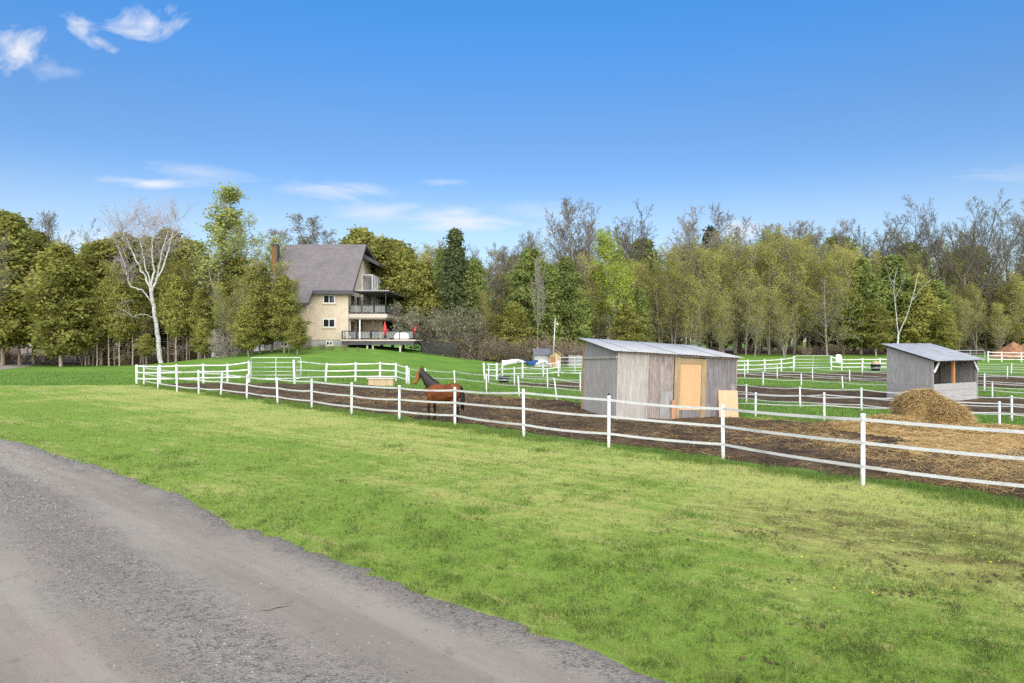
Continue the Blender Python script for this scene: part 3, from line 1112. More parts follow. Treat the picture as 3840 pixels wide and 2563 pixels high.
def soft_normals(me, nwood, VL, zc):
    """leaf sprays shade with the roundness of the crown they belong to"""
    Q = VL.reshape(-1, 4, 3)
    nq = np.cross(Q[:, 2] - Q[:, 0], Q[:, 3] - Q[:, 1])
    nq /= np.maximum(np.linalg.norm(nq, axis=1), 1e-9)[:, None]
    nl = outward(Q.mean(1), zc) * 0.55 + nq * 0.65
    nl /= np.linalg.norm(nl, axis=1)[:, None]
    n0 = np.zeros((nwood, 3))
    me.polygons.foreach_set('use_smooth', np.full(len(me.polygons), True))
    me.normals_split_custom_set_from_vertices(np.concatenate([n0, np.repeat(nl, 4, 0)]).tolist())


def leaf_quads(P, size, rsl, elong=1.6, axis_=None, droop=0.0):
    n = len(P)
    d = rsl.randn(n, 3)
    if axis_ is not None:
        d = d * 0.55 + axis_
    d[:, 2] -= droop
    d /= np.linalg.norm(d, axis=1)[:, None]
    w = np.cross(d, rsl.randn(n, 3))
    w /= np.maximum(np.linalg.norm(w, axis=1), 1e-6)[:, None]
    s = (size * (0.6 + 0.8 * rsl.rand(n)))[:, None]
    V = np.stack([P - d * s * elong * .5, P + w * s * .5, P + d * s * elong * .5, P - w * s * .5], 1)
    return V.reshape(-1, 3), np.arange(4 * n).reshape(n, 4)


def grow(seed, sp):
    rg = random.Random(seed)
    trunk, limb, twig, tips = [], [], [], []
    G = rg.gauss
    maxl = sp['maxl']

    def br(px, py, pz, dx, dy, dz, L, r, lev, az):
        n = sp['nseg'][lev]
        st = L / n
        wd, tp = sp['wander'][lev], sp['trop'][lev]
        rend = sp['rend'][lev]
        nch = sp['nch'][lev] if lev < maxl else 0
        acc = 0.0
        for i in range(n):
            dx += G(0, wd)
            dy += G(0, wd)
            dz += G(0, wd) + tp
            l = math.sqrt(dx * dx + dy * dy + dz * dz)
            dx /= l
            dy /= l
            dz /= l
            qx, qy, qz = px + dx * st, py + dy * st, pz + dz * st
            ra, rb = r * (1 - (1 - rend) * i / n), r * (1 - (1 - rend) * (i + 1) / n)
            (trunk if lev == 0 else limb if lev < sp['twiglev'] else twig).append((px, py, pz, qx, qy, qz, max(ra, sp['rmin']), max(rb, sp['rmin'])))
            t1 = (i + 1) / n
            if lev < maxl and t1 > sp['start'][lev]:
                acc += nch / (n * (1 - sp['start'][lev]))
                while acc >= 1 or (acc > 0 and i == n - 1 and rg.random() < acc):
                    acc -= 1
                    f = rg.random()
                    t = (i + f) / n
                    az += 2.4 + G(0, 0.5)
                    an = sp['ang'][lev] * (1 + G(0, 0.18)) * (sp['angtop'] if lev == 0 and t > 0.75 else 1)
                    # perpendicular frame
                    ux, uy, uz = (0, 0, 1) if abs(dz) < 0.9 else (1, 0, 0)
                    ax, ay, az_ = dy * uz - dz * uy, dz * ux - dx * uz, dx * uy - dy * ux
                    l = math.sqrt(ax * ax + ay * ay + az_ * az_)
                    ax, ay, az_ = ax / l, ay / l, az_ / l
                    bx, by, bz = dy * az_ - dz * ay, dz * ax - dx * az_, dx * ay - dy * ax
                    ca, sa = math.cos(az), math.sin(az)
                    sx, sy, sz = ax * ca + bx * sa, ay * ca + by * sa, az_ * ca + bz * sa
                    co, si = math.cos(an), math.sin(an)
                    cl = L * sp['ratio'][lev] * sp['shape'](t, lev) * (0.75 + 0.5 * rg.random())
                    cr = (ra + (rb - ra) * f) * sp['rratio'][lev]
                    br(px + (qx - px) * f, py + (qy - py) * f, pz + (qz - pz) * f, dx * co + sx * si, dy * co + sy * si, dz * co + sz * si, cl, cr, lev + 1, rg.random() * 6.28)
            px, py, pz = qx, qy, qz
        if lev >= maxl - 1:
            tips.append((px, py, pz))
    H = sp['H']
    for s_ in range(sp.get('stems', 1)):
        a = rg.random() * 6.28
        t = sp.get('splay', 0.0) * (0.5 + rg.random())
        hh = H * sp['trunkfrac'] * (1 if s_ == 0 else 0.75 + 0.25 * rg.random())
        br(0.25 * math.cos(a) * (s_ > 0), 0.25 * math.sin(a) * (s_ > 0), -0.3, math.cos(a) * t, math.sin(a) * t, 1, hh, sp['r'], 0, rg.random() * 6)
    return trunk, limb, twig, tips


DEC = dict(maxl=4, nseg=[9, 6, 4, 3, 2], wander=[.030, .055, .075, .10, .12], trop=[.03, .09, .06, .04, 0.03], rend=[.22, .18, .25, .35, .5], start=[.42, .22, .15, .1],
           nch=[13, 6, 5, 4], ang=[.75, .62, .65, .7], angtop=0.7, ratio=[.40, .50, .48, .48], rratio=[.50, .55, .55, .6], rmin=.011, twiglev=3, trunkfrac=.90, r=.24, H=20, shape=lambda t, l: (1.18 - .75 * t) if l == 0 else (1.15 - .5 * t))


def spec(**k):
    d = dict(DEC)
    d.update(k)
    return d


PROTO = {}


def tree_mesh(key, seed, sp, leafn, lsize, mats, leafy='tips', elong=1.5, spread=0.35, twigr=1.0):
    """a prototype tree: (trunk mesh, crown mesh)"""
    trunk, limb, twig, tips = grow(seed, sp)
    rsl = np.random.RandomState(seed)
    V0, Q0 = seg_mesh('t', trunk, 7)
    me_t = npmesh(key + '_trunk', V0, Q0, True)
    me_t.materials.append(mats[0])
    V1, Q1 = seg_mesh('l', limb, 4)
    V2, Q2 = seg_mesh('w', twig, 3)
    V = [V1, V2]
    nb = len(V1)
    Fq = [Q1]
    mi = [np.full(len(Q1), 0), np.full(len(Q2), 1)]
    Fq.append(Q2 + nb)
    nb += len(V2)
    tint = [np.zeros(nb)]
    if leafn:
        src = np.array(twig)
        w = src[:, 3:6]
        idx = rsl.randint(0, len(w), leafn)
        P = w[idx] + rsl.randn(leafn, 3) * spread
        VL, QL = leaf_quads(P, np.full(leafn, lsize), rsl, elong)
        VL = face_out(VL, sp['H'] * .55)
        V.append(VL)
        Fq.append(QL + nb)
        mi.append(np.full(len(QL), 2))
        tl = np.clip(0.5 + 0.28 * rsl.randn(leafn), 0, 1)
        tint.append(np.repeat(tl, 4))
    me_c = npmesh(key + '_crown', np.concatenate(V), np.concatenate(Fq), False, {'tint': np.concatenate(tint)}, np.concatenate(mi))
    for q_ in mats[:3]:
        me_c.materials.append(q_)
    if leafn:
        soft_normals(me_c, nb, VL, sp['H'] * .55)
    PROTO[key] = (me_t, me_c, float(max(v[:, 2].max() for v in V if len(v))))


def conifer(key, seed, H, Rm, bare, nbr, nsp, mats, prof, sl=.42, lean=0.25, stick=0.0, droop=.15, ragged=.5, deadlow=0):
    rg = np.random.RandomState(seed)
    trunk, dead = [], []
    n = 10
    wx = np.cumsum(rg.randn(n + 1) * .06) * (H / 14)
    wy = np.cumsum(rg.randn(n + 1) * .06) * (H / 14)
    wx -= wx[0]
    wy -= wy[0]
    tr = .018 * H * .7
    for i in range(n):
        z0, z1 = H * .97 * i / n - (0.3 if i == 0 else 0), H * .97 * (i + 1) / n
        trunk.append((wx[i], wy[i], z0, wx[i + 1], wy[i + 1], z1, tr * (1 - .9 * i / n), tr * (1 - .9 * (i + 1) / n)))
    t = bare + (1 - bare) * rg.rand(nbr) ** 0.85
    az = rg.rand(nbr) * 6.283
    k1, k2, k3 = rg.rand(3) * 6.28
    lob = 1 + ragged * (.5 * np.sin(az * 2 + t * 7 + k1) + .4 * np.sin(az * 3 - t * 13 + k2) + .3 * np.sin(az + t * 22 + k3)) * .5
    rad = Rm * prof((t - bare) / (1 - bare)) * lob * (.62 + .62 * rg.rand(nbr) ** 1.5)
    z = t * H
    bx, by = np.interp(t, np.linspace(0, 1, n + 1), wx), np.interp(t, np.linspace(0, 1, n + 1), wy)
    limbs = []
    for i in range(0, nbr, 2):
        limbs.append((bx[i], by[i], z[i], bx[i] + math.cos(az[i]) * rad[i] * .8, by[i] + math.sin(az[i]) * rad[i] * .8, z[i] + rad[i] * lean, .028, .012))
    for i in range(deadlow):
        h0 = H * bare * (.25 + .8 * rg.rand())
        a_ = rg.rand() * 6.28
        l_ = Rm * (.35 + .5 * rg.rand())
        dead.append((0, 0, h0, math.cos(a_) * l_, math.sin(a_) * l_, h0 - .1 + .35 * rg.rand(), .022, .010))
    f = .30 + .75 * rg.rand(nbr, nsp) ** .75
    cx = bx[:, None] + np.cos(az)[:, None] * rad[:, None] * f + rg.randn(nbr, nsp) * .34
    cy_ = by[:, None] + np.sin(az)[:, None] * rad[:, None] * f + rg.randn(nbr, nsp) * .34
    cz = z[:, None] + rad[:, None] * lean * f + rg.randn(nbr, nsp) * .22 - droop * rad[:, None] * f ** 2
    P = np.stack([cx, cy_, cz], -1).reshape(-1, 3)
    ax = np.stack([np.cos(az)[:, None] + 0 * f, np.sin(az)[:, None] + 0 * f, stick + 0 * f], -1).reshape(-1, 3)
    VL, QL = leaf_quads(P, np.full(len(P), sl), rg, 1.7, ax, .1)
    VL = face_out(VL, None)
    # sprays of one bough share a tone, with some scatter
    tl = np.clip((.42 + .24 * rg.randn(nbr))[:, None] + .16 * rg.randn(nbr, nsp), 0, 1).reshape(-1)
    V0, Q0 = seg_mesh('t', trunk, 7)
    me_t = npmesh(key + '_trunk', V0, Q0, True)
    me_t.materials.append(mats[0])
    V1, Q1 = seg_mesh('l', limbs + dead, 3)
    me_c = npmesh(key + '_crown', np.concatenate([V1, VL]), np.concatenate([Q1, QL + len(V1)]), False,
                  {'tint': np.concatenate([np.zeros(len(V1)), np.repeat(tl, 4)])}, np.concatenate([np.zeros(len(Q1)), np.ones(len(QL))]))
    me_c.materials.append(mats[0])
    me_c.materials.append(mats[1])
    soft_normals(me_c, len(V1), VL, None)
    PROTO[key] = (me_t, me_c, float(VL[:, 2].max()))


oval = lambda t: np.clip(np.sin(np.pi * np.clip(t, 0, 1) ** .62), 0, 1) ** .7 * .92 + .10 * (1 - t)
cone = lambda t: np.clip(1 - t, 0, 1) ** .8 * np.clip(t / .12, 0, 1) ** .5 + .04
tall = lambda t: np.clip(1 - t, 0, 1) ** .5 * np.clip(t / .15, 0, 1) ** .4 * .95 + .05

B3 = [M_BARK, M_TWIG]
for i in range(4):      # broad bare maples
    tree_mesh('maple%d' % i, 40 + i, spec(H=23, r=.30, trunkfrac=.56, nch=[7 + i % 2, 9, 6, 4], start=[.62, .18, .15, .1], ratio=[.86, .40, .45, .45], ang=[.70, .55, .6, .65], angtop=.80, nseg=[7, 8, 4, 3, 2], trop=[.02, .055, .05, .03, .02], rend=[.6, .20, .3, .4, .6], rratio=[.62, .52, .58, .7], rmin=.022, shape=lambda t, l: 1.0 if l == 0 else (1.2 - .7 * t)), 2400, .10, [M_BARKD, M_TWIGD, M_BUD if i % 2 else M_GREYLEAF], spread=.15)
for i in range(3):      # slender bare forest trees
    tree_mesh('slim%d' % i, 60 + i, spec(H=20, r=.20, nch=[18, 6, 4, 3], start=[.34, .2, .15, .1], ratio=[.34, .5, .5, .5], ang=[.55, .55, .6, .65], trop=[.02, .12, .07, .04, .03], rratio=[.5, .6, .6, .7], rmin=.018), 800, .10, [M_BARK, M_TWIG, M_GREYLEAF], spread=.12)
for i in range(4):      # olive budding trees, often several stems
    tree_mesh('olive%d' % i, 70 + i, spec(H=17, r=.13, stems=2 + i % 2, splay=.10, maxl=3, nseg=[9, 5, 3, 2], nch=[18, 6, 5], start=[.16, .15, .1], ratio=[.30, .5, .5], ang=[.72, .65, .7], twiglev=2, trop=[.02, .10, .05, .03]), 9000, .115, [M_BARK, M_TWIG, M_BUD], spread=.24)
tree_mesh('yellow0', 81, spec(H=16, r=.16, stems=2, splay=.1, nch=[18, 6, 4, 3], start=[.14, .15, .1, .1], ratio=[.40, .5, .5, .45], ang=[1.0, .65, .7, .7], trop=[.02, .03, .0, -.04, -.06]), 12000, .12, [M_BARK, M_TWIG, M_BUDY], spread=.24)
tree_mesh('lime0', 83, spec(H=16, r=.15, maxl=3, nseg=[9, 5, 3, 2], nch=[20, 6, 5], start=[.42, .15, .1], ratio=[.30, .5, .5], ang=[.8, .65, .7], twiglev=2), 7000, .15, [M_BIRCH, M_TWIG, M_LIME], spread=.28)
tree_mesh('poplar0', 88, spec(H=21, r=.17, maxl=3, wander=[.018, .05, .08, .12], nseg=[10, 6, 3, 2], nch=[26, 6, 5], start=[.34, .15, .1], ratio=[.20, .5, .5], ang=[.55, .6, .7], twiglev=2, trop=[.01, .14, .08, .05]), 6500, .15, [M_BIRCH, M_TWIG, M_POP], spread=.24)
tree_mesh('willow0', 87, spec(H=18, r=.20, wander=[.02, .055, .075, .1, .12], nch=[14, 6, 5, 4], start=[.3, .2, .1, .1], ratio=[.40, .5, .5, .5], ang=[.6, .6, .65, .7]), 4200, .14, [M_BARK, M_TWIG, M_POP], spread=.22)
tree_mesh('pale0', 89, spec(H=19, r=.22, nch=[14, 7, 6, 5], start=[.3, .2, .1, .1], ratio=[.36, .5, .5, .5], ang=[.55, .55, .6, .65], trop=[.02, .12, .08, .05, .04]), 3000, .12, [M_BARK, M_TWIG, M_GREYLEAF], spread=.18)
for i in range(4):
    conifer('cedar%d' % i, 20 + i, 13, 3.1, .10 + .03 * i, 560, 34, [M_BARKC, M_CEDAR], [oval, tall, oval, tall][i], .21, ragged=.9)
for i in range(2):      # cedars grown in a clump, bare trunks below
    conifer('stem%d' % i, 30 + i, 14, 2.5, .30 + .14 * i, 380, 34, [M_BARKC, M_CEDAR], [oval, tall][i], .21, deadlow=34, ragged=.9)
for i in range(2):
    conifer('green%d' % i, 34 + i, 14, 3.0, .08, 560, 34, [M_BARKC, M_CEDARG], [tall, oval][i], .21, ragged=.9)
conifer('spruce0', 37, 16, 2.6, .06, 500, 32, [M_BARKD, M_SPRUCE], cone, .20, lean=-.05, droop=.05, ragged=.7)
conifer('pine0', 39, 20, 3.2, .50, 130, 30, [M_BARKD, M_PINE], oval, .34, lean=.15)
BR = dict(maxl=2, nseg=[5, 3, 2], wander=[.12, .2, .2], trop=[.02, .05, 0], rend=[.3, .4, .5], start=[.15, .1], nch=[7, 4], ang=[.6, .7], ratio=[.5, .5], rratio=[.6, .6], twiglev=1, r=.022, rmin=.010, H=3.2, trunkfrac=.85)
tree_mesh('brush0', 91, spec(stems=16, splay=.45, **BR), 260, .10, [M_TWIGB, M_TWIGB, M_BROWNLEAF], spread=.12)
tree_mesh('brush1', 92, spec(stems=14, splay=.6, **BR), 420, .10, [M_TWIGB, M_TWIGB, M_BUD], spread=.14)
BR2 = dict(BR)
BR2.update(trop=[-.03, -.12, -.14], nch=[9, 5])
tree_mesh('weep0', 93, spec(stems=16, splay=.5, **BR2), 150, .08, [M_TWIG, M_TWIG, M_GREYLEAF], spread=.10)
BR3 = dict(BR)
BR3.update(H=5.5, r=.06, nch=[10, 6], maxl=3, nseg=[6, 4, 3, 2], wander=[.1, .16, .2, .2], trop=[.0, .02, .0, 0], rend=[.3, .35, .4, .5], start=[.15, .1, .1], ang=[.8, .7, .7], ratio=[.55, .5, .5], rratio=[.55, .6, .6], twiglev=2)
BR3['nch'] = [10, 6, 4]
tree_mesh('crab0', 94, spec(stems=6, splay=.7, **BR3), 3600, .13, [M_BARK, M_TWIG, M_GREYLEAF], spread=.16)


def tree(key, X, Y, H, label, group=None, wx=1.0, rz=None, name='tree', cat='tree', dz=0.0, rng=random.Random(5)):
    me_t, me_c, h0 = PROTO[key]
    s = H / h0
    o = empty(name, (X, Y, tz(X, Y) + dz), rz if rz is not None else rng.random() * 6.28, label, cat, group)
    o.scale = (s * wx, s * wx, s)
    link('trunk', me_t, o)
    link('crown', me_c, o)
    return o


def dtree(key, dx_, Y, top, label, group=None, wx=1.0, **k):
    """dx_: bearing from the viewpoint, top: height of the tip above the horizon, both in 1/1566 rad units"""
    X = (dx_ - 1174.5) * Y / F
    zt = CAMH + (784 - top) * Y / F
    return tree(key, X, Y, (zt - tz(X, Y)) * 1.0, label, group, wx, **k)


ORDS = 'first second third fourth fifth sixth seventh eighth ninth tenth eleventh twelfth thirteenth fourteenth fifteenth sixteenth seventeenth eighteenth nineteenth twentieth twenty-first twenty-second twenty-third twenty-fourth'.split()


def ordinals(bearings):
    r = {a: i for i, a in enumerate(sorted(bearings))}
    return [ORDS[r[a]] for a in bearings]


K = 'cedar_tree'
# ---- left clump
dtree('cedar1', 6, 78, 478, 'yellow-green cedar at the left edge of the picture', None, 1.1, name=K)
dtree('green1', -70, 80, 500, 'dark cedar half out of frame at the left edge', None, 1.1, name=K)
dtree('cedar0', 140, 76, 548, 'rounded olive cedar whose bare trunk stands beside the far lane', None, 1.15, name=K)
dtree('cedar2', 78, 84, 522, 'broad cedar behind the far lane, between the left edge and the rounded olive cedar', None, 1.2, name=K)
dtree('stem1', 45, 80, 610, 'dark cedar with bare lower trunks by the far lane', None, 1.2, name=K)
dtree('slim1', 118, 97, 480, 'bare dark tree rising behind the cedars left of the white birch', None, 1.0)
dtree('maple2', 172, 98, 492, 'bare forked tree in the sky gap left of the white birch', None, .7)
dtree('slim2', 62, 100, 500, 'thin bare tree behind the far left cedars', None, 1.0)
LST = [(205, 82, 556, 1.1, 'stem0'), (232, 80, 545, 1.2, 'stem1'), (258, 85, 548, 1.2, 'stem0'), (284, 83, 528, 1.15, 'stem1'), (312, 86, 545, 1.2, 'stem0'), (338, 84, 538, 1.1, 'stem1'), (392, 84, 522, 1.2, 'stem0'), (420, 83, 540, 1.1, 'stem1'), (446, 86, 552, 1.2, 'stem0'), (365, 90, 540, 1.2, 'stem1')]
for od, (a, Y, t, w, k) in zip(ordinals([q[0] for q in LST]), LST):
    dtree(k, a, Y, t, od + ' bare-trunked cedar from the left in the clump around the white birch', 'cedars of the clump around the white birch', w, name=K)
LST = [(220, 95, 600, 'cedar1'), (300, 96, 590, 'cedar3'), (380, 97, 590, 'cedar1'), (450, 96, 585, 'cedar3'), (175, 94, 600, 'cedar2'), (520, 95, 590, 'cedar2')]
for od, (a, Y, t, k) in zip(ordinals([q[0] for q in LST]), LST):
    dtree(k, a, Y, t, od + ' from the left of the half hidden cedars behind the birch clump', 'cedars at the back of the birch clump', 1.2, name=K)
for od, (a, Y, t, k) in zip(ORDS, [(196, 79, 640, 'stem1'), (222, 77.5, 650, 'stem0'), (250, 78, 630, 'stem1'), (274, 77.5, 640, 'stem0'), (304, 78.5, 640, 'stem1'), (322, 80, 650, 'stem0'), (386, 78.5, 620, 'stem1'), (404, 77.5, 630, 'stem0'), (428, 79, 640, 'stem1'), (455, 78, 660, 'stem0')]):
    dtree(k, a, Y, t, od + ' from the left of the thin pale-trunked cedars fronting the birch clump', 'thin pale-trunked cedars fronting the birch clump', .75, name=K)
dtree('poplar0', 490, 79, 414, 'tall slim poplar with fresh pale green leaves, tallest tree left of the house', None, 1.55, name='poplar_tree')
dtree('willow0', 560, 90, 484, 'bare-topped pale tree between the tall poplar and the house chimney', None, 1.25)
dtree('willow0', 612, 86, 530, 'light yellow-green tree just left of the house chimney', None, 1.35)
dtree('olive1', 640, 92, 548, 'thin budding tree behind the house chimney', None, .8)
dtree('lime0', 512, 78, 640, 'small bright green tree at the foot of the tall poplar', None, .7)
dtree('cedar3', 545, 80, 585, 'brown-tinged cedar between the tall poplar and the house', None, 1.1, name=K)
dtree('cedar0', 596, 74, 600, 'large rounded cedar left of the house, behind the metal gate', None, 1.0, name=K)
dtree('cedar2', 652, 72.5, 628, 'short cedar standing against the left end of the house', None, .95, name=K)
dtree('cedar1', 570, 71, 690, 'low bushy cedar in front of the large rounded cedar by the house', None, 1.2, name=K)
dtree('cedar3', 682, 70.5, 725, 'lowest cedar bush touching the cream house wall', None, 1.3, name=K)
dtree('cedar1', 470, 75, 730, 'low cedar bush between the white birch and the tall poplar', None, 1.3, name=K)
dtree('stem0', 335, 77, 765, 'little cedar bough bush left of the white birch trunk', None, 1.6, name=K)
dtree('weep0', 530, 72, 752, 'pale grey drooping bare shrub behind the metal gate', None, .8, name='shrub', cat='shrub')
for od, (a, Y, t) in zip(ORDS, [(188, 80, 600), (212, 79, 640), (262, 79.5, 590), (298, 80.5, 600), (330, 79, 640), (400, 80, 585), (436, 79.5, 600), (462, 80, 570), (482, 82, 590)]):
    dtree('olive%d' % (int(a) % 4), a, Y, t, od + ' from the left of the budding olive trees mixed into the birch clump', 'budding trees of the birch clump', .8)
for od, (a, Y, t) in zip(ORDS, [(535, 76, 600), (578, 73, 585), (622, 74.5, 592), (662, 72.5, 632)]):
    dtree('olive%d' % (int(a) % 4), a, Y, t, od + ' from the left of the budding trees beside the left end of the house', 'budding trees left of the house', .9)
# ---- behind the house
dtree('pale0', 706, 108, 498, 'pale bare tree showing above the house roof', None, 1.7)
dtree('pale0', 672, 112, 528, 'pale bare tree peeping over the roof beside the chimney', None, 1.5, rz=4.0)
dtree('pale0', 752, 112, 518, 'smaller pale bare tree above the right half of the house roof', None, 1.6, rz=2.0)
for a, Y, t, w, k, l in [(826, 97, 516, 1.0, 'cedar3', 'pointed cedar rising directly right of the house ridge'), (876, 95, 536, 1.2, 'cedar0', 'big olive cedar behind the house balcony'), (925, 94, 560, 1.2, 'cedar2', 'big olive cedar right of the house, above the closed red umbrella'), (968, 92, 590, 1.15, 'cedar0', 'olive cedar forming the right shoulder of the group behind the house'), (900, 100, 545, 1.2, 'cedar1', 'cedar at the back of the group right of the house'), (800, 100, 545, 1.1, 'cedar2', 'cedar hidden behind the house gable')]:
    dtree(k, a, Y, t, l, None, w, name=K)
dtree('crab0', 985, 84, 690, 'rounded grey-green crab apple beside the black garden fence', None, 1.15, name='crab_apple_tree')
dtree('crab0', 1040, 85, 715, 'smaller budding bush tree right of the grey-green crab apple', None, .9, rz=1.0, name='crab_apple_tree')
# ---- middle wood
dtree('spruce0', 1046, 90, 520, 'pointed dark spruce standing alone above the hillside lawn', None, 1.05, name='spruce_tree')
dtree('green0', 1018, 92, 566, 'dark cedar just left of the pointed spruce', None, .8, name=K)
dtree('green0', 1085, 91, 590, 'dark cedar just right of the pointed spruce', None, .95, name=K)
dtree('olive0', 1115, 89, 660, 'short olive tree below the bare trees right of the spruce', None, .9)
dtree('slim0', 1000, 104, 552, 'bare grey tree behind the dark cedar left of the spruce', None, 1.1)
dtree('maple1', 1124, 100, 548, 'first bare grey tree right of the pointed spruce', None, .8)
dtree('maple0', 1172, 103, 524, 'bare dark tree in the middle of the sky gap over the hen house', None, .8)
dtree('slim2', 1210, 100, 530, 'bare tree close behind the dark cedars over the hen house', None, 1.2)
dtree('green1', 1215, 92, 566, 'tall dark cedar rising behind the hen house', None, .95, name=K)
dtree('green0', 1258, 91, 600, 'dark cedar behind the leaning white pole', None, .95, name=K)
dtree('green1', 1300, 95, 585, 'dark cedar between the leaning pole and the plank shed', None, .9, name=K)
dtree('slim1', 1233, 84, 585, 'pale straight dead trunk standing left of the leaning white pole', None, .45)
dtree('cedar1', 1180, 88, 690, 'low brown-green cedar left of the hen house', None, 1.2, name=K)
dtree('cedar3', 1140, 90, 720, 'low cedar above the right end of the hillside lawn', None, 1.3, name=K)
dtree('green1', 1330, 93, 660, 'low dark cedar behind the left roof corner of the plank shed', None, 1.0, name=K)
dtree('slim0', 1290, 107, 500, 'thin bare tree leaning left of the tallest thin tree behind the plank shed', None, 1.0)
dtree('slim1', 1328, 106, 452, 'tall thin bare tree above the left end of the plank shed', None, 1.1)
dtree('slim2', 1350, 108, 470, 'thin bare tree just right of the tall thin one over the plank shed', None, 1.0)
dtree('lime0', 1398, 98, 512, 'bright lime-green tree above the plank shed, pointed tip', None, .85)
dtree('lime0', 1425, 94, 590, 'lower bright lime-green tree above the plank shed', None, 1.05, rz=2.2)
dtree('lime0', 1372, 97, 600, 'lime tree half hidden left of the two brighter ones over the plank shed', None, .7, rz=4.0)
dtree('maple3', 1462, 112, 444, 'big spreading bare tree, tallest above the plank shed', None, .95)
dtree('cedar2', 1440, 93, 690, 'low olive cedar directly behind the plank shed roof', None, 1.2, name=K)
dtree('green0', 1470, 96, 660, 'dark cedar behind the middle of the plank shed roof', None, 1.0, name=K)
dtree('yellow0', 1515, 98, 570, 'yellow-green tree right of the lime trees over the plank shed', None, .7)
dtree('slim2', 1580, 108, 472, 'bare thin tree with spread twigs left of the dark pine', None, 1.3)
dtree('slim0', 1655, 110, 462, 'bare tall tree right behind the dark pine', None, 1.3)
dtree('pine0', 1630, 122, 515, 'dark pine top poking out between bare trees', None, .7, name='pine_tree')
# ---- olive budding wood behind the plank shed's right end
LST = [(1545, 97, 585), (1570, 101, 545), (1600, 96, 560), (1625, 104, 535), (1655, 97, 545), (1685, 101, 520), (1710, 96, 548), (1738, 103, 515), (1765, 97, 540), (1790, 104, 518), (1820, 98, 535), (1850, 104, 525), (1545, 108, 560), (1700, 110, 525), (1770, 111, 520), (1830, 111, 530), (1480, 101, 590), (1590, 93, 660), (1660, 92, 660), (1730, 92, 650), (1800, 93, 660), (1546, 108, 560)]
LST = [q for k, q in enumerate(LST) if q[0] not in [z[0] for z in LST[:k]]]
for i, (od, (a, Y, t)) in enumerate(zip(ordinals([q[0] for q in LST]), LST)):
    dtree('olive%d' % (i % 4), a, Y, t, od + ' olive budding tree from the left in the wood right of the plank shed', 'olive budding trees of the dense wood', .85 + .1 * (i % 3))
LST = [(1690, 106, 498), (1745, 112, 508), (1870, 110, 505), (1920, 112, 500), (1810, 112, 505)]
for i, (od, (a, Y, t)) in enumerate(zip(ordinals([q[0] for q in LST]), LST)):
    dtree(['slim0', 'slim1', 'slim2'][i % 3], a, Y, t, od + ' from the left of the bare thin trees topping the olive wood', 'bare trees topping the olive wood', 1.2)
dtree('yellow0', 1898, 95, 556, 'big drooping yellow-green tree, brightest right of the olive wood', None, .95)
dtree('maple1', 1790, 100, 560, 'bare dark-trunked tree inside the olive wood', None, .7)
# ---- right wood
dtree('green1', 1975, 98, 588, 'dark green cedar just right of the drooping yellow-green tree', None, 1.15, name=K)
dtree('green0', 2050, 99, 580, 'dark green cedar behind the dead white birch', None, 1.2, name=K)
dtree('cedar0', 2105, 97, 625, 'olive cedar right of the dead white birch', None, 1.1, name=K)
dtree('green1', 2145, 98, 640, 'wide dark cedar behind the grey shelter roof', None, 1.2, name=K)
dtree('cedar2', 2010, 94, 690, 'low cedar left of the dead white birch', None, 1.2, name=K)
dtree('cedar1', 2170, 94, 710, 'low cedar over the right half of the shelter roof', None, 1.2, name=K)
dtree('maple0', 1998, 108, 476, 'bare maple behind the cedars left of the dead white birch', None, .85)
dtree('maple1', 2060, 114, 500, 'bare maple deep behind the dead white birch', None, .9)
dtree('maple2', 2104, 107, 452, 'tall bare maple above the grey shelter, third crown from the right edge', None, .85)
dtree('maple3', 2156, 110, 458, 'tall bare maple above the shelter, second crown left of the dark trunked pair', None, .8)
dtree('maple0', 2216, 99, 450, 'tall dark-trunked maple right of the shelter, left one of a pair', None, .85, rz=1.1)
dtree('maple1', 2262, 101, 455, 'tall dark-trunked maple right of the shelter, right one of a pair', None, .85, rz=3.0)
dtree('maple2', 2308, 103, 466, 'bare maple near the right edge with forked crown', None, .85, rz=4.0)
dtree('maple3', 2365, 100, 480, 'bare maple cut by the right edge of the picture', None, .9, rz=2.0)
dtree('cedar3', 2335, 98, 640, 'dark cedar at the right edge above the reddish earth heap', None, 1.2, name=K)
dtree('green0', 2265, 106, 660, 'cedar behind the pair of dark trunked maples', None, 1.2, name=K)
dtree('olive2', 2300, 95, 690, 'small budding tree left of the reddish earth heap', None, 1.0)
dtree('green1', 2395, 104, 600, 'dark cedar outside the right edge of the picture', None, 1.3, name=K)
dtree('maple1', 2440, 106, 470, 'bare maple outside the right edge of the picture', None, .9)
for od, (a, Y, t) in zip(ORDS, [(1930, 99, 560), (1960, 103, 545), (2020, 104, 560), (2080, 103, 570), (2125, 100, 600), (2180, 102, 585), (2195, 97, 650), (2240, 97, 640), (2285, 100, 600), (2320, 97, 620), (2345, 102, 580)]):
    dtree('olive%d' % (int(a) % 4), a, Y, t, od + ' from the left of the budding trees among the maples right of the olive wood', 'budding trees among the right maples', .9)
for od, (a, Y, t) in zip(ORDS, [(1070, 96, 610), (1150, 95, 620), (1195, 97, 600), (1240, 97, 610), (1275, 94, 640), (1315, 98, 580), (1345, 96, 600), (1450, 99, 590)]):
    dtree('olive%d' % (int(a) % 4), a, Y, t, od + ' from the left of the budding trees between the spruce and the lime trees', 'budding trees of the middle wood', .9)
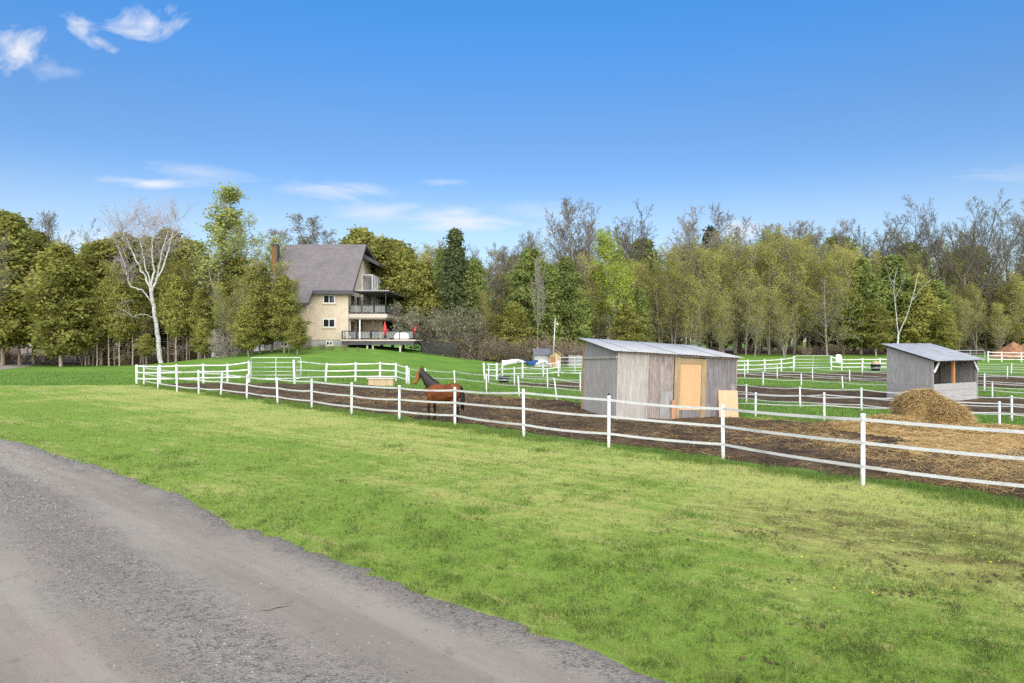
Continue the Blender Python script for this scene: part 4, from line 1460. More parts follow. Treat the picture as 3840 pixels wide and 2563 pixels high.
# ---- back rows of the wood
g = random.Random(9)
for i in range(30):
    a = 980 + i * 50 + g.uniform(-15, 15)
    Y = 122 + g.uniform(0, 18)
    top = 560 + g.uniform(-25, 40) if a < 1300 or a > 1950 else 545 + g.uniform(-15, 35)
    dtree(['olive0', 'green0', 'olive3', 'slim1', 'green1', 'olive1'][i % 6], a, Y, top, 'tree in the shaded back rows of the wood', 'trees in the back rows of the wood', 1.2)
for i in range(26):
    a = 1000 + i * 55 + g.uniform(-15, 15)
    dtree(['green0', 'cedar1', 'green1', 'olive2'][i % 4], a, 111 + g.uniform(0, 8), 690 + g.uniform(-30, 30), 'low evergreen in the shaded middle of the wood', 'low evergreens inside the wood', 1.5)
for i in range(9):
    a = -120 + i * 75 + g.uniform(-15, 15)
    dtree(['cedar0', 'olive1', 'stem0'][i % 3], a, 118 + g.uniform(0, 14), 612 + g.uniform(-20, 30), 'tree far behind the left clump', 'trees far behind the left clump', 1.2)
# ---- undergrowth: bare shrubs at the wood's foot
for i in range(26):
    a = 215 + i * 14 + g.uniform(-6, 6)
    Y = 79 + g.uniform(0, 9)
    X = (a - 1174.5) * Y / F
    tree('brush%d' % (i % 2), X, Y, 1.3 + 1.3 * g.random(), 'brown bare shrub at the foot of the birch clump', 'brown shrubs at the foot of the birch clump', 1.1, name='shrub', cat='shrub', rng=g)
for i in range(26):
    a = 1015 + i * 13 + g.uniform(-6, 6)
    Y = 84 + g.uniform(-1, 6)
    X = (a - 1174.5) * Y / F
    tree('brush%d' % (i % 2), X, Y, 2.2 + 2.0 * g.random(), 'brown leafless shrub along the top of the hillside lawn', 'brown shrubs along the top of the hillside lawn', 1.2, name='shrub', cat='shrub', rng=g)
for i in range(26):
    a = 1390 + i * 38 + g.uniform(-10, 10)
    Y = 96 + g.uniform(0, 8)
    X = (a - 1174.5) * Y / F
    tree('brush%d' % ((i + 1) % 2), X, Y, 1.0 + 1.3 * g.random(), 'bare shrub at the foot of the wood beyond the far fence', 'shrubs at the foot of the wood beyond the far fence', 1.3, name='shrub', cat='shrub', rng=g)
for i in range(7):
    a = -20 + i * 24 + g.uniform(-6, 6)
    Y = 84 + g.uniform(0, 6)
    X = (a - 1174.5) * Y / F
    tree('brush0', X, Y, 1.2 + .6 * g.random(), 'low bare shrub beside the far lane', 'shrubs beside the far lane', 1.1, name='shrub', cat='shrub', rng=g)


# ---- the white birch and the dead birch, limb by limb
def limb_path(pts, r0, r1, out, rg, jit=.12, sub=4):
    """smooth polyline through pts, tapered"""
    P = np.array(pts, float)
    k = np.arange(len(P))
    t = np.linspace(0, len(P) - 1, (len(P) - 1) * sub + 1)
    Q = np.stack([np.interp(t, k, P[:, j]) for j in range(3)], -1)
    Q[1:-1] = (Q[:-2] + 2 * Q[1:-1] + Q[2:]) / 4
    Q[1:-1] += rg.randn(len(Q) - 2, 3) * jit
    r = np.linspace(r0, r1, len(Q))
    for i in range(len(Q) - 1):
        out.append((*Q[i], *Q[i + 1], r[i], r[i + 1]))
    return Q


def hero_birch():
    rg = np.random.RandomState(3)
    rgp = random.Random(3)
    Y = 77.0
    sc = Y / F
    bx = (368 - 1174.5) * sc
    g0 = tz(bx, Y)

    def P(dx_, dy_, d=0.0):
        return ((dx_ - 368) * sc, d, CAMH + (784 - dy_) * sc - g0)
    root = empty('birch_tree', (bx, Y, g0), 0, 'big white birch with forked trunk and wispy bare crown, left', 'tree')
    tr, lm, tw, lm2 = [], [], [], []
    limb_path([P(370, 850), P(364, 790), P(358, 740), P(350, 690), P(346, 662)], .27, .18, tr, rg, .03)
    main = [[P(346, 662), P(335, 630, -.5), P(322, 600, -1), P(312, 570, -1.2), P(300, 535, -1.5)],
            [P(346, 662), P(344, 620, .8), P(336, 585, 1.2), P(334, 550, 1.5), P(338, 515, 1.5)],
            [P(349, 670), P(362, 645, -.3), P(372, 610, -.6), P(386, 570, -1), P(398, 535, -1.2)],
            [P(350, 660), P(366, 620, .6), P(374, 580, 1.0), P(378, 540, 1.4), P(390, 505, 1.4)],
            [P(345, 690), P(332, 665, -.8), P(316, 664, -1.2), P(308, 640, -1.5), P(303, 610, -1.6), P(292, 570, -1.8)],
            [P(346, 662), P(330, 620, .6), P(310, 565, 1.4), P(294, 530, 1.8), P(282, 500, 1.8)],
            [P(386, 570, -1), P(402, 556, -1.5), P(420, 545, -1.8), P(432, 540, -2)],
            [P(355, 730), P(340, 722, -1), P(322, 728, -1.6)]]
    ends = []
    for i, pth in enumerate(main):
        r0 = .125 if i < 4 else .08 if i < 6 else .045
        Q = limb_path(pth, r0, .035 if i < 6 else .02, lm, rg, .05)
        ends.append(Q)
    # secondary branches and fine hanging twigs
    for i, Q in enumerate(ends):
        n = len(Q)
        nb = 13 if i < 6 else 3
        for k in range(nb):
            b = Q[rg.randint(int(n * .4), n)] if k > 3 else Q[-1]
            side = rg.randn(3) * np.array([.75, .75, .3])
            d = side + np.array([0, 0, 1.2])
            d /= np.linalg.norm(d)
            Ln = (1.6 + 2.4 * rg.rand()) * (1 if i < 6 else .5)
            c1 = b + d * Ln * .5
            c2 = b + d * Ln + rg.randn(3) * .25
            s2 = limb_path([b, c1, c2], .026, .012, lm2, rg, .05, 3)
            for j in range(20 if i < 6 else 8):
                q_ = s2[rg.randint(1, len(s2))]
                dd = rg.randn(3) * np.array([.8, .8, .5]) + np.array([0, 0, .35])
                dd /= np.linalg.norm(dd)
                l1 = .4 + .7 * rg.rand()
                e = q_ + dd * l1
                e2 = e + np.array([dd[0] * .3, dd[1] * .3, -.35 - .4 * rg.rand()])
                tw.append((*q_, *e, .010, .008))
                tw.append((*e, *e2, .008, .006))
    V0, Q0 = seg_mesh('t', tr, 9)
    me = npmesh('trunk', V0, Q0, True)
    link('trunk', me, root, M_BIRCH)
    V1, Q1 = seg_mesh('l', lm, 6)
    V2, Q2 = seg_mesh('w', tw + lm2, 3)
    me = npmesh('crown', np.concatenate([V1, V2]), np.concatenate([Q1, Q2 + len(V1)]), True, {'tint': np.zeros(len(V1) + len(V2))}, np.concatenate([np.zeros(len(Q1)), np.ones(len(Q2))]))
    o = link('crown', me, root)
    me.materials.append(M_BIRCH)
    me.materials.append(M_BIRCHTW)


def dead_birch():
    rg = np.random.RandomState(8)
    Y = 92.0
    sc = Y / F
    bx = (2058 - 1174.5) * sc
    g0 = tz(bx, Y)

    def P(dx_, dy_, d=0.0):
        return ((dx_ - 2058) * sc, d, CAMH + (784 - dy_) * sc - g0)
    root = empty('birch_tree', (bx, Y, g0), 0, 'thin dead white birch with two bare stems behind the grey shelter', 'tree')
    tr, lm = [], []
    limb_path([P(2058, 815), P(2060, 775), P(2061, 768)], .13, .11, tr, rg, .02)
    for pth, r0, r1 in [([P(2061, 768), P(2058, 720, .3), P(2057, 680, .5), P(2056, 660, .6), P(2062, 620, .7)], .10, .04), ([P(2061, 768), P(2072, 738, -.3), P(2083, 700, -.6), P(2092, 660, -.8), P(2098, 630, -.8)], .11, .04),
                        ([P(2056, 660, .6), P(2046, 645, .3), P(2039, 620, .2)], .05, .02), ([P(2088, 690, -.6), P(2105, 660, -1), P(2122, 645, -1.2)], .06, .02), ([P(2083, 700, -.6), P(2100, 668, .3), P(2110, 640, .6)], .05, .02),
                        ([P(2057, 690, .5), P(2066, 660, .2), P(2078, 635, .1)], .045, .018), ([P(2056, 655, .6), P(2049, 652, -.4), P(2041, 648, -.7)], .03, .015)]:
        Q = limb_path(pth, r0 * .75, r1 * .7, lm, rg, .02)
        for j in range(5):
            q_ = Q[rg.randint(len(Q) // 2, len(Q))]
            dd = rg.randn(3) * .5 + np.array([0, 0, .8])
            lm.append((*q_, *(q_ + dd * (.4 + .6 * rg.rand())), .012, .007))
    V0, Q0 = seg_mesh('t', tr, 8)
    link('trunk', npmesh('trunk', V0, Q0, True), root, M_BIRCH)
    V1, Q1 = seg_mesh('l', lm, 5)
    link('crown', npmesh('crown', V1, Q1, True), root, M_BIRCH)


hero_birch()
dead_birch()
# pale bare limbs reaching in from the left edge
dtree('maple0', -62, 66, 520, 'bare tree outside the left edge whose pale limbs reach into the picture', None, .8, rz=2.5)

# ------------------------------------------------------------------ fences
POST = {}


def post_mesh(kind, r):
    k = (kind, r)
    if k not in POST:
        b = MB()
        if kind == 'round':
            b.lathe([(r, -.25), (r, .0), (r, .945), (r, .958), (r * 1.12, .962), (r * 1.12, .985), (r * .8, .998), (r * .2, 1.003)], 14)
        else:
            b.lathe([(r * 1.05, -.25), (r, .4), (r * .97, .985), (r * .7, 1.0)], 9)
        me = b.mesh('post')
        bm = bmesh.new()
        bm.from_mesh(me)
        bmesh.ops.recalc_face_normals(bm, faces=bm.faces)
        bm.to_mesh(me)
        bm.free()
        me.materials.append(M_WHITE if kind == 'round' else M_PAINTWOOD)
        POST[k] = me
    return POST[k]


def fence(label, posts, fr, kind='round', r=.045, rw=.052, rt=.006, side=1, sag=.03, mat=None, group=None, skip=(), name='paddock_fence', seed=1):
    rg = random.Random(seed)
    x0, y0 = posts[0][:2]
    g0 = tz(x0, y0)
    root = empty(name, (x0, y0, g0), 0, label, 'fence', group)
    tops = []
    for i, p in enumerate(posts):
        X, Y, h, ln_ = p
        o = link('post', post_mesh(kind, r), root)
        z = tz(X, Y) - g0
        o.location = (X - x0, Y - y0, z)
        o.scale = (1, 1, h)
        o.rotation_euler = (rg.uniform(-.015, .015), math.atan2(ln_, h) + rg.uniform(-.008, .008), rg.random() * 6)
        tops.append((X - x0, Y - y0, z, h, ln_))
    dx = posts[-1][0] - posts[0][0]
    dy = posts[-1][1] - posts[0][1]
    l = math.hypot(dx, dy)
    nx, ny = -dy / l * side, dx / l * side
    if ny > 0:
        nx, ny = -nx, -ny
    for f in fr:
        pts = []
        for i, (a, b) in enumerate(zip(tops[:-1], tops[1:])):
            if i in skip:
                if len(pts) > 1:
                    strip(pts, rw, rt, root, mat or M_TAPE)
                pts = []
                continue
            sg_ = sag * (0.3 + 1.2 * rg.random())
            for t in (0, .25, .5, .75, 1) if i == 0 or not pts else (.25, .5, .75, 1):
                hh = [q[2] + q[3] * f for q in (a, b)]
                lx_ = [q[0] + q[4] * f for q in (a, b)]
                pts.append((lx_[0] * (1 - t) + lx_[1] * t + nx * (r + rt), a[1] * (1 - t) + b[1] * t + ny * (r + rt), hh[0] * (1 - t) + hh[1] * t - sg_ * 4 * t * (1 - t)))
        if len(pts) > 1:
            strip(pts, rw, rt, root, mat or M_TAPE)
    return root


def strip(pts, w, t, root, mat):
    b = MB()
    rings = []
    for i, p in enumerate(pts):
        q0, q1 = pts[max(i - 1, 0)], pts[min(i + 1, len(pts) - 1)]
        d = Vector((q1[0] - q0[0], q1[1] - q0[1], 0)).normalized()
        n = Vector((-d.y, d.x, 0))
        P = Vector(p)
        rings.append([P + n * t / 2 + Vector((0, 0, w / 2)), P - n * t / 2 + Vector((0, 0, w / 2)), P - n * t / 2 - Vector((0, 0, w / 2)), P + n * t / 2 - Vector((0, 0, w / 2))])
    b.loft(rings, 0, False)
    return b.build('rail', mat, root)


F1 = [(-23.38, 43.37, 1.28, 0.0), (-20.98, 40.45, 1.26, 0.0), (-18.6, 37.9, 1.24, 0.0), (-16.5, 35.96, 1.3, 0.0), (-15.0, 35.17, 1.24, -0.07), (-12.87, 33.13, 1.19, 0.0), (-10.54, 30.71, 1.19, 0.05), (-8.34, 28.43, 1.24, 0.0), (-6.12, 26.05, 1.23, 0.0), (-3.99, 24.18, 1.25, 0.0), (-1.9, 22.72, 1.28, 0.0), (0.34, 19.9, 1.42, 0.0), (2.56, 18.06, 1.37, 0.0), (5.04, 16.3, 1.30, 0.0), (6.82, 13.27, 1.4, 0.0), (9.3, 11.1, 1.38, 0.0), (11.5, 9.1, 1.38, 0.0), (13.7, 6.9, 1.36, 0), (16, 4.6, 1.36, 0)]
fence('long white three-rail fence running along the lawn in front of the horse', F1, (.92, .60, .27), r=.043, rw=.062, sag=.03, seed=3)
b = MB()
b.lathe([(.02, 0), (.028, .02), (.024, .05), (.01, .065)], 8)
o = b.build('insulator', M_BLACKPL, bpy.data.objects['paddock_fence'])
o.location = (2.56 + 23.38, 18.06 - 43.37, 1.37)

# wooden end fence of the horse paddock, with the metal gate
fence('white board fence at the left end of the horse paddock, left of the gate', [(-24.86, 45.23, 1.27, 0), (-23.2, 45.0, 1.25, 0), (-22.2, 45.2, 1.28, 0), (-20.75, 45.9, 1.30, 0), (-19.45, 46.7, 1.28, 0), (-17.9, 46.5, 1.5, 0)], (.93, .60, .28), 'wood', .075, .075, .03, 1, .01, M_PAINTWOOD, seed=4)
fence('white board fence with a leaning post behind the horse, right of the gate', [(-14.29, 44.9, 1.62, .25), (-13.0, 47.6, 1.3, .18), (-10.99, 47.94, 1.33, 0), (-9.27, 47.94, 1.36, 0), (-8.22, 48.3, 1.28, 0), (-6.92, 44.9, 1.2, 0)], (.93, .58, .27), 'wood', .075, .075, .03, 1, .015, M_PAINTWOOD, seed=5)


def gate(label, x, y, W_, H_, rz, bars=6, z0=.28, vert=(.5,), seed=1, leanpost=False):
    root = empty('farm_gate', (x, y, tz(x, y)), rz, label, 'gate')
    rr_ = .17
    out = []
    for cx, cz, a0 in ((W_ - rr_, z0 + H_ - rr_, 0), (rr_, z0 + H_ - rr_, 90), (rr_, z0 + rr_ * .4, 180), (W_ - rr_, z0 + rr_ * .4, 270)):
        ry = rr_ if a0 < 180 else rr_ * .4
        for k in range(6):
            a = R(a0 + k * 18)
            out.append((cx + math.cos(a) * rr_, 0, cz + math.sin(a) * ry))
    out.append(out[0])
    MB().tube(out, .027, 8).build('frame', M_GALV, root)
    for k in range(1, bars - 1):
        z = z0 + H_ * k / (bars - 1) * (0.75 + .25 * k / (bars - 1))
        MB().tube([(0.01, 0, z), (W_ - .01, 0, z)], .022, 8).build('bar', M_GALV, root)
    for v in vert:
        MB().box(W_ * v - .02, W_ * v + .02, -.04, -.024, z0, z0 + H_).build('brace', M_GALV, root)
    for z in (z0 + .2, z0 + H_ - .2):
        MB().box(-.12, .02, -.02, .02, z - .02, z + .02).build('hinge', M_BLACKPL, root)
    return root


gate('grey tubular metal gate standing open at the end of the horse paddock', -17.75, 46.4, 3.35, 1.42, R(4))
# tape fences across the field
A = [(-6.7, 44.4, 1.1, 0.0), (-5.38, 42.49, 1.12, 0.04), (-3.37, 40.45, 1.09, 0.1), (-1.42, 37.91, 1.0, 0.08), (0.37, 34.72, 1.05, 0.06), (2.13, 32.32, 1.08, 0.14), (4.6, 30.6, 1.0, 0), (7.0, 28.6, .98, 0), (9.36, 26.23, 0.93, -0.02), (11.15, 24.37, 1.0, 0.09), (13.6, 23.6, .9, 0), (16.08, 22.52, 0.82, 0.0), (18.6, 20.5, .9, 0), (21, 18, .9, 0), (24, 15, .9, 0)]
fence('white tape fence right behind the horse and the plank shed', A, (.92, .55), r=.036, rw=.034, sag=.05, seed=6)
B = [(-1.6, 46.6, 1.15, 0), (0.16, 43.83, 1.17, 0.0), (2.12, 40.54, 1.18, -0.03), (3.88, 38.75, 1.05, 0.0), (6.2, 36.2, 1.0, 0), (8.5, 33.7, .95, 0), (10.74, 31.28, 0.85, 0.0), (12.33, 29.21, 0.87, 0.0), (14.2, 27.74, 0.92, 0.0), (16.0, 26.0, .9, 0), (17.7, 24.18, 0.88, 0.0), (20, 22, .9, 0), (23, 19, .9, 0)]
fence('second white tape fence from the lawn side, passing in front of the grey shelter', B, (.93, .58, .25), r=.036, rw=.034, sag=.05, seed=7)
Cc = [(7.6, 52.0, .95, 0), (9.8, 50, .95, 0), (12, 47.8, .9, 0), (14, 45.6, .9, 0), (16.06, 43.66, 0.87, 0.0), (17.99, 42.46, 0.81, 0.0), (19.51, 40.25, 0.76, 0.05), (21.2, 38.0, .8, 0), (23.69, 33.67, 0.78, 0.0), (26, 31.4, .85, 0), (29, 28.5, .85, 0)]
fence('third white tape fence, passing just behind the grey shelter', Cc, (.93, .50), r=.034, rw=.034, sag=.05, seed=8)
Dd = [(10, 61.4, 1.1, 0), (12, 59.4, 1.1, 0), (14, 57.4, 1.1, 0), (16, 55.5, 1.1, 0), (18.23, 53.49, 1.12, 0.0), (20.09, 51.7, 0.98, 0.0), (21.67, 49.23, 0.94, 0.0), (23.24, 46.98, 0.88, 0.0), (24.8, 42.6, .95, 0), (26.47, 38.25, 1.01, 0.0), (29, 35.5, .95, 0), (32, 32.5, .95, 0)]
fence('fourth white tape fence, last before the far brown paddock', Dd, (.93, .58, .25), r=.034, rw=.034, sag=.05, seed=9)
Ee = [(30.0, 58.5, 1.0, 0), (33.2, 54.8, 1.0, 0), (36.9, 50.85, 0.97, 0.0), (40.5, 47, .97, 0), (44, 43.2, .97, 0)]
fence('short white tape fence at the right edge behind the shelter', Ee, (.93, .55, .2), r=.034, rw=.034, sag=.05, seed=10)
Eg = [(36.0, 64.5, .95, 0), (39.5, 61.5, .95, 0), (42.82, 58.56, 0.95, -0.14), (46, 55.5, .95, 0), (50, 52, .95, 0)]
fence('farthest tape fence at the right edge, with a crooked post', Eg, (.93, .45), r=.034, rw=.034, sag=.05, seed=11)
# board fences
fence('white board fence near the hen house with blankets hung over it', [(-2.0, 50.0, 1.25, .12), (-1.1, 49.2, 1.25, 0), (-.75, 53.0, 1.1, 0), (0.8, 51.5, 1.4, 0), (2.45, 53.5, 1.1, 0), (3.72, 54.6, 1.25, .05)], (.92, .60, .28), 'wood', .07, .07, .03, 1, .01, M_PAINTWOOD, seed=12)
gate('grey tubular gate partly hidden by the left end of the plank shed', 3.85, 54.7, 3.4, 1.25, R(2), vert=(.35, .6))
E1 = [(14.6, 58.8, 1.2, 0), (17.6, 59.5, 1.2, 0), (20.85, 60.4, 1.18, 0.0), (23.4, 63.2, 1.15, 0.0), (25.3, 64.15, 1.21, 0.0), (26.9, 65.2, 1.40, 0.0)]
fence('far white board fence left of the far metal gate', E1, (.92, .60, .28), 'wood', .07, .075, .03, 1, .01, M_PAINTWOOD, seed=13)
gate('far grey metal gate in front of the olive wood', 27.05, 65.3, 3.9, 1.15, R(12), bars=5, vert=(.5,))
E2 = [(31.0, 66.3, 1.40, 0.0), (31.7, 67.3, 1.15, 0.0), (32.4, 67.0, 1.16, 0.0), (33.1, 66.3, 1.16, 0.0), (34.6, 66.3, 1.16, 0.0), (36.6, 68.6, 1.12, 0.0), (39.5, 69.2, 1.15, 0), (42, 70, 1.15, 0), (45, 71.5, 1.15, 0)]
E2 = [(31.0, 66.3, 1.40, 0.0), (32.1, 66.5, 1.12, 0.0), (34.2, 66.6, 1.16, 0.0), (35.9, 66.6, 1.16, 0.0), (37.6, 66.9, 1.16, 0.0), (39.2, 67.6, 1.12, 0.0), (41.5, 68.2, 1.15, 0), (44, 69, 1.15, 0), (47, 70, 1.15, 0)]
fence('far white board fence right of the far metal gate', E2, (.92, .60, .28), 'wood', .07, .075, .03, 1, .01, M_PAINTWOOD, seed=14)
E3 = [(58.94, 84.5, 1.35, 0.0), (60.6, 84.5, 1.3, 0.0), (62.9, 84.3, 1.25, 0.0), (65.0, 84.3, 1.2, 0.0), (66.7, 84.3, 1.22, 0.0), (69, 84.3, 1.2, 0), (72, 84.3, 1.2, 0)]
fence('farthest white board fence at the right edge under the dark maples', E3, (.92, .60, .28), 'wood', .08, .08, .03, 1, .01, M_PAINTWOOD, seed=15)
gate('farthest metal gate, right of the shelter roof', 54.6, 84.0, 3.9, 1.2, R(6), bars=5)


# ------------------------------------------------------------------ plank shed
def corrugated(x0, x1, y0, z0, y1, z1, pitch=.13, amp=.0055, n=6):
    b = MB()
    k = int((x1 - x0) / pitch * n)
    xs = [x0 + (x1 - x0) * i / k for i in range(k + 1)]
    dz = [amp * math.sin(2 * math.pi * (x - x0) / pitch) for x in xs]
    top = [(x, y0, z0 + d) for x, d in zip(xs, dz)] + [(x, y1, z1 + d) for x, d in zip(xs, dz)]
    bot = [(x, y, z - .006) for x, y, z in top]
    m_ = k + 1
    fs = [(i, i + 1, i + 1 + m_, i + m_) for i in range(k)]
    fs += [(2 * m_ + i + 1, 2 * m_ + i, 2 * m_ + i + m_, 2 * m_ + i + 1 + m_) for i in range(k)]
    fs += [(i + 1, i, 2 * m_ + i, 2 * m_ + i + 1) for i in range(k)]
    b.add(top + bot, fs, 0, True)
    return b


sh = empty('plank_shed', (3.78, 25.0, -0.17), 0, 'weathered grey plywood shed with tin roof and orange plywood door', 'shed', rot=(0, R(2.1), R(14)))
L_, D_, HF0, HF1, HB = 4.9, 3.5, 2.60, 2.50, 3.03


def hf(x):
    return HF0 + (HF1 - HF0) * x / L_


def panel(name, x0, x1, z0, z1, mat, y=-.02, t=.02, par=None):
    bb = MB()
    bb.add([(x0, y, z0), (x1, y, z0), (x1, y + t, z0), (x0, y + t, z0), (x0, y, z1 if z1 else hf(x0)), (x1, y, z1 if z1 else hf(x1)), (x1, y + t, z1 if z1 else hf(x1)), (x0, y + t, z1 if z1 else hf(x0))],
           [(0, 3, 2, 1), (4, 5, 6, 7), (0, 1, 5, 4), (1, 2, 6, 5), (2, 3, 7, 6), (3, 0, 4, 7)])
    return bb.build(name, mat, par or sh)


wl = sh
panel('wall_panel', .05, 1.195, 0, None, M_GREYWOOD)
panel('wall_panel', 1.205, 1.66, 0.0, None, M_GREYBROWN)
panel('wall_panel', 1.665, 2.27, 0.0, None, M_GREYBROWN)
panel('wall_panel', 3.60, 4.88, 0.12, None, M_DARKPLY)
panel('patch_board', 1.74, 2.26, .05, 1.18, M_SHELTER, -.045, .022)
panel('patch_board', 4.62, 4.86, .9, 1.5, M_GREYBROWN, -.04, .018)
# battens at the seams
for x, w, mt in ((.0, .07, M_GREYWOOD), (1.17, .06, M_GREYWOOD), (4.86, .06, M_GREYBROWN)):
    panel('batten', x, x + w, -.02 if x else -.05, None, mt, -.045 if x else -.05, .024 if x else .05)
# door and frame
panel('door_frame', 2.30, 2.52, .12, 2.46, M_OLDTRIM, -.06, .06)
panel('door_frame', 3.42, 3.62, .12, 2.43, M_OLDTRIM, -.06, .06)
panel('door_frame', 2.525, 3.415, 2.24, 2.44, M_OLDTRIM, -.055, .055)
panel('transom', 2.28, 3.64, 2.465, 2.53, M_GREYBROWN, -.03, .03)
dr = panel('door', 2.53, 3.41, .50, 2.235, M_DOORPLY, -.03, .03)
panel('kick_board', 2.53, 3.41, .16, .495, M_DARKPLY, -.025, .025)
panel('sill_beam', 2.42, 4.9, -.06, .115, M_GREYBROWN, -.13, .14)
panel('stub_post', 2.17, 2.33, -.05, .86, M_REDLUM, -.16, .09)
# left wall: lower panels, upper gable board, belt rail
bb = MB()
for y0, y1 in ((.03, 1.6), (1.61, D_ - .03)):
    z = lambda y: 2.42 + (2.30 - 2.42) * y / D_
    bb = MB().add([(.0, y0, 0), (.0, y1, 0), (.0, y1, z(y1)), (.0, y0, z(y0)), (.02, y0, 0), (.02, y1, 0), (.02, y1, z(y1)), (.02, y0, z(y0))], [(0, 1, 2, 3), (7, 6, 5, 4), (0, 4, 5, 1), (1, 5, 6, 2), (2, 6, 7, 3), (3, 7, 4, 0)])
    bb.build('wall_panel', M_GREYWOOD, sh)
bb = MB().add([(-.005, .03, 2.43), (-.005, D_, 2.31), (-.005, D_, HB), (-.005, .03, HF0), (.015, .03, 2.43), (.015, D_, 2.31), (.015, D_, HB), (.015, .03, HF0)], [(0, 1, 2, 3), (7, 6, 5, 4), (0, 4, 5, 1), (1, 5, 6, 2), (2, 6, 7, 3), (3, 7, 4, 0)])
bb.build('gable_board', M_SHELTER, sh)
MB().bar((-.03, .0, 2.40), (-.03, D_ + .05, 2.28), .05, .09).build('belt_rail', M_GREYWOOD, sh)
MB().box(-.06, .03, D_ - .02, D_ + .07, -.1, 2.9).build('corner_post', M_OLDTRIM, sh)
MB().add([(L_, .0, 0), (L_, D_, 0), (L_, D_, HB - .1), (L_, 0, HF1), (L_ - .02, 0, 0), (L_ - .02, D_, 0), (L_ - .02, D_, HB - .1), (L_ - .02, 0, HF1)], [(0, 1, 2, 3), (7, 6, 5, 4), (0, 4, 5, 1), (1, 5, 6, 2), (2, 6, 7, 3), (3, 7, 4, 0)]).build('wall_panel', M_GREYBROWN, sh)
MB().box(.03, L_ - .03, D_ - .02, D_, 0, HB - .1).build('wall_panel', M_GREYBROWN, sh)
# roof: overlapping tin sheets on rafters
MB().bar((-.02, -.05, HF0 + .0), (L_ + .05, -.05, HF1 + .0), .04, .09).build('fascia', M_GREYBROWN, sh)
sl_ = (HB - HF0) / D_
for k in range(6):
    x0 = -.24 + k * (L_ + .40) / 6
    x1 = x0 + (L_ + .40) / 6 + .05
    zo = .055 + .007 * (k % 2)
    b = corrugated(x0, x1, -.22, 0, D_ + .28, 0)
    b.v = [(x, y, z + zo + hf(x) + sl_ * y * (1 - .06 * x / L_)) for x, y, z in b.v]
    b.build('roof_sheet', M_TIN, sh)
ply = MB().box(0, .82, 0, .018, 0, 1.14).build('plywood_sheet', M_OSB, None)
tag(ply, 'loose pale plywood sheet leaning on the right end of the plank shed', 'plywood')
ply.matrix_world = sh.matrix_basis @ Matrix.Translation((4.13, -.20, .14)) @ Matrix.Rotation(R(-7), 4, 'X')

# ------------------------------------------------------------------ open grey shelter
st = empty('open_shelter', (19.04, 30.9, -.06), R(30), 'grey run-in shelter with open front, half wall and orange post', 'shelter')
L_, D_ = 3.83, 2.13
HFs, HBs = 1.99, 2.62


def slopewall(x0, x1, name, mats, zlo, inner):
    return None


zs = lambda y: HFs + (HBs - HFs) * y / D_
for sx_, nm in ((0, 'side'), (L_ - .03, 'side')):
    MB().add([(sx_, 0, .85), (sx_, D_, .85), (sx_, D_, zs(D_)), (sx_, 0, zs(0)), (sx_ + .03, 0, .85), (sx_ + .03, D_, .85), (sx_ + .03, D_, zs(D_)), (sx_ + .03, 0, zs(0))], [(0, 1, 2, 3), (7, 6, 5, 4), (0, 4, 5, 1), (1, 5, 6, 2), (2, 6, 7, 3), (3, 7, 4, 0)]).build('wall_panel', M_SHELTER, st)
    for k in range(3):
        MB().box(sx_ - .004 - .003 * (k % 2), sx_ + .032, .004, D_ - .004, .285 * k, .285 * k + .275).build('wall_board', M_SHELTERH, st).rotation_euler = (0, 0, 0)
MB().box(.03, L_ - .03, D_ - .03, D_, 0, zs(D_) - .01).build('back_wall', M_SHELTERIN, st)
for k in range(9):
    x = .25 + k * .41
    MB().box(x, x + .07, D_ - .11, D_ - .035, 0, 2.5).build('stud', M_SHELTERIN, st)
for k in range(3):
    MB().box(.035, L_ - .035, -.012 - .004 * (k % 2), .02, .31 * k, .31 * k + .302).build('half_wall_board', M_SHELTERF, st)
MB().box(-.03, .07, -.02, .08, 0, zs(0)).build('corner_post', M_SHELTER, st)
MB().box(L_ - .07, L_ + .03, -.02, .08, 0, zs(0)).build('corner_post', M_SHELTER, st)
MB().box(1.86, 1.98, .05, .15, 0, zs(0)).build('centre_post', pmat('orange_lumber', (.50, .20, .07), (.62, .29, .11), 5, (6, 6, .8), rough=.8), st)
MB().box(1.0, 1.07, .9, .97, 0, 2.2).build('inner_post', M_SHELTERIN, st)
MB().box(2.9, 2.97, 1.2, 1.27, 0, 2.3).build('inner_post', M_SHELTERIN, st)
MB().bar((.02, -.06, 1.45), (.42, -.06, 1.93), .04, .08).build('brace', M_PAINTWOOD, st)
MB().bar((L_ - .02, -.06, 1.45), (L_ - .42, -.06, 1.93), .04, .08).build('brace', M_PAINTWOOD, st)
MB().box(-.05, L_ + .05, -.03, .04, zs(0) - .06, zs(0) + .06).build('header_beam', M_SHELTER, st)
for k in range(4):
    x0 = -.22 + k * (L_ + .44) / 4
    b = corrugated(x0, x0 + (L_ + .44) / 4 + .04, -.30, zs(-.30) + .09 + .006 * (k % 2), D_ + .18, zs(D_ + .18) + .09 + .006 * (k % 2), .2, .008)
    b.build('roof_sheet', M_TINGREY, st)
for k in range(5):
    MB().bar((.05 + k * (L_ - .1) / 4, -.22, zs(-.22) + .045), (.05 + k * (L_ - .1) / 4, D_ + .1, zs(D_ + .1) + .045), .04, .07).build('rafter', M_SHELTERIN, st)

# ------------------------------------------------------------------ horse
M_HORSE = None


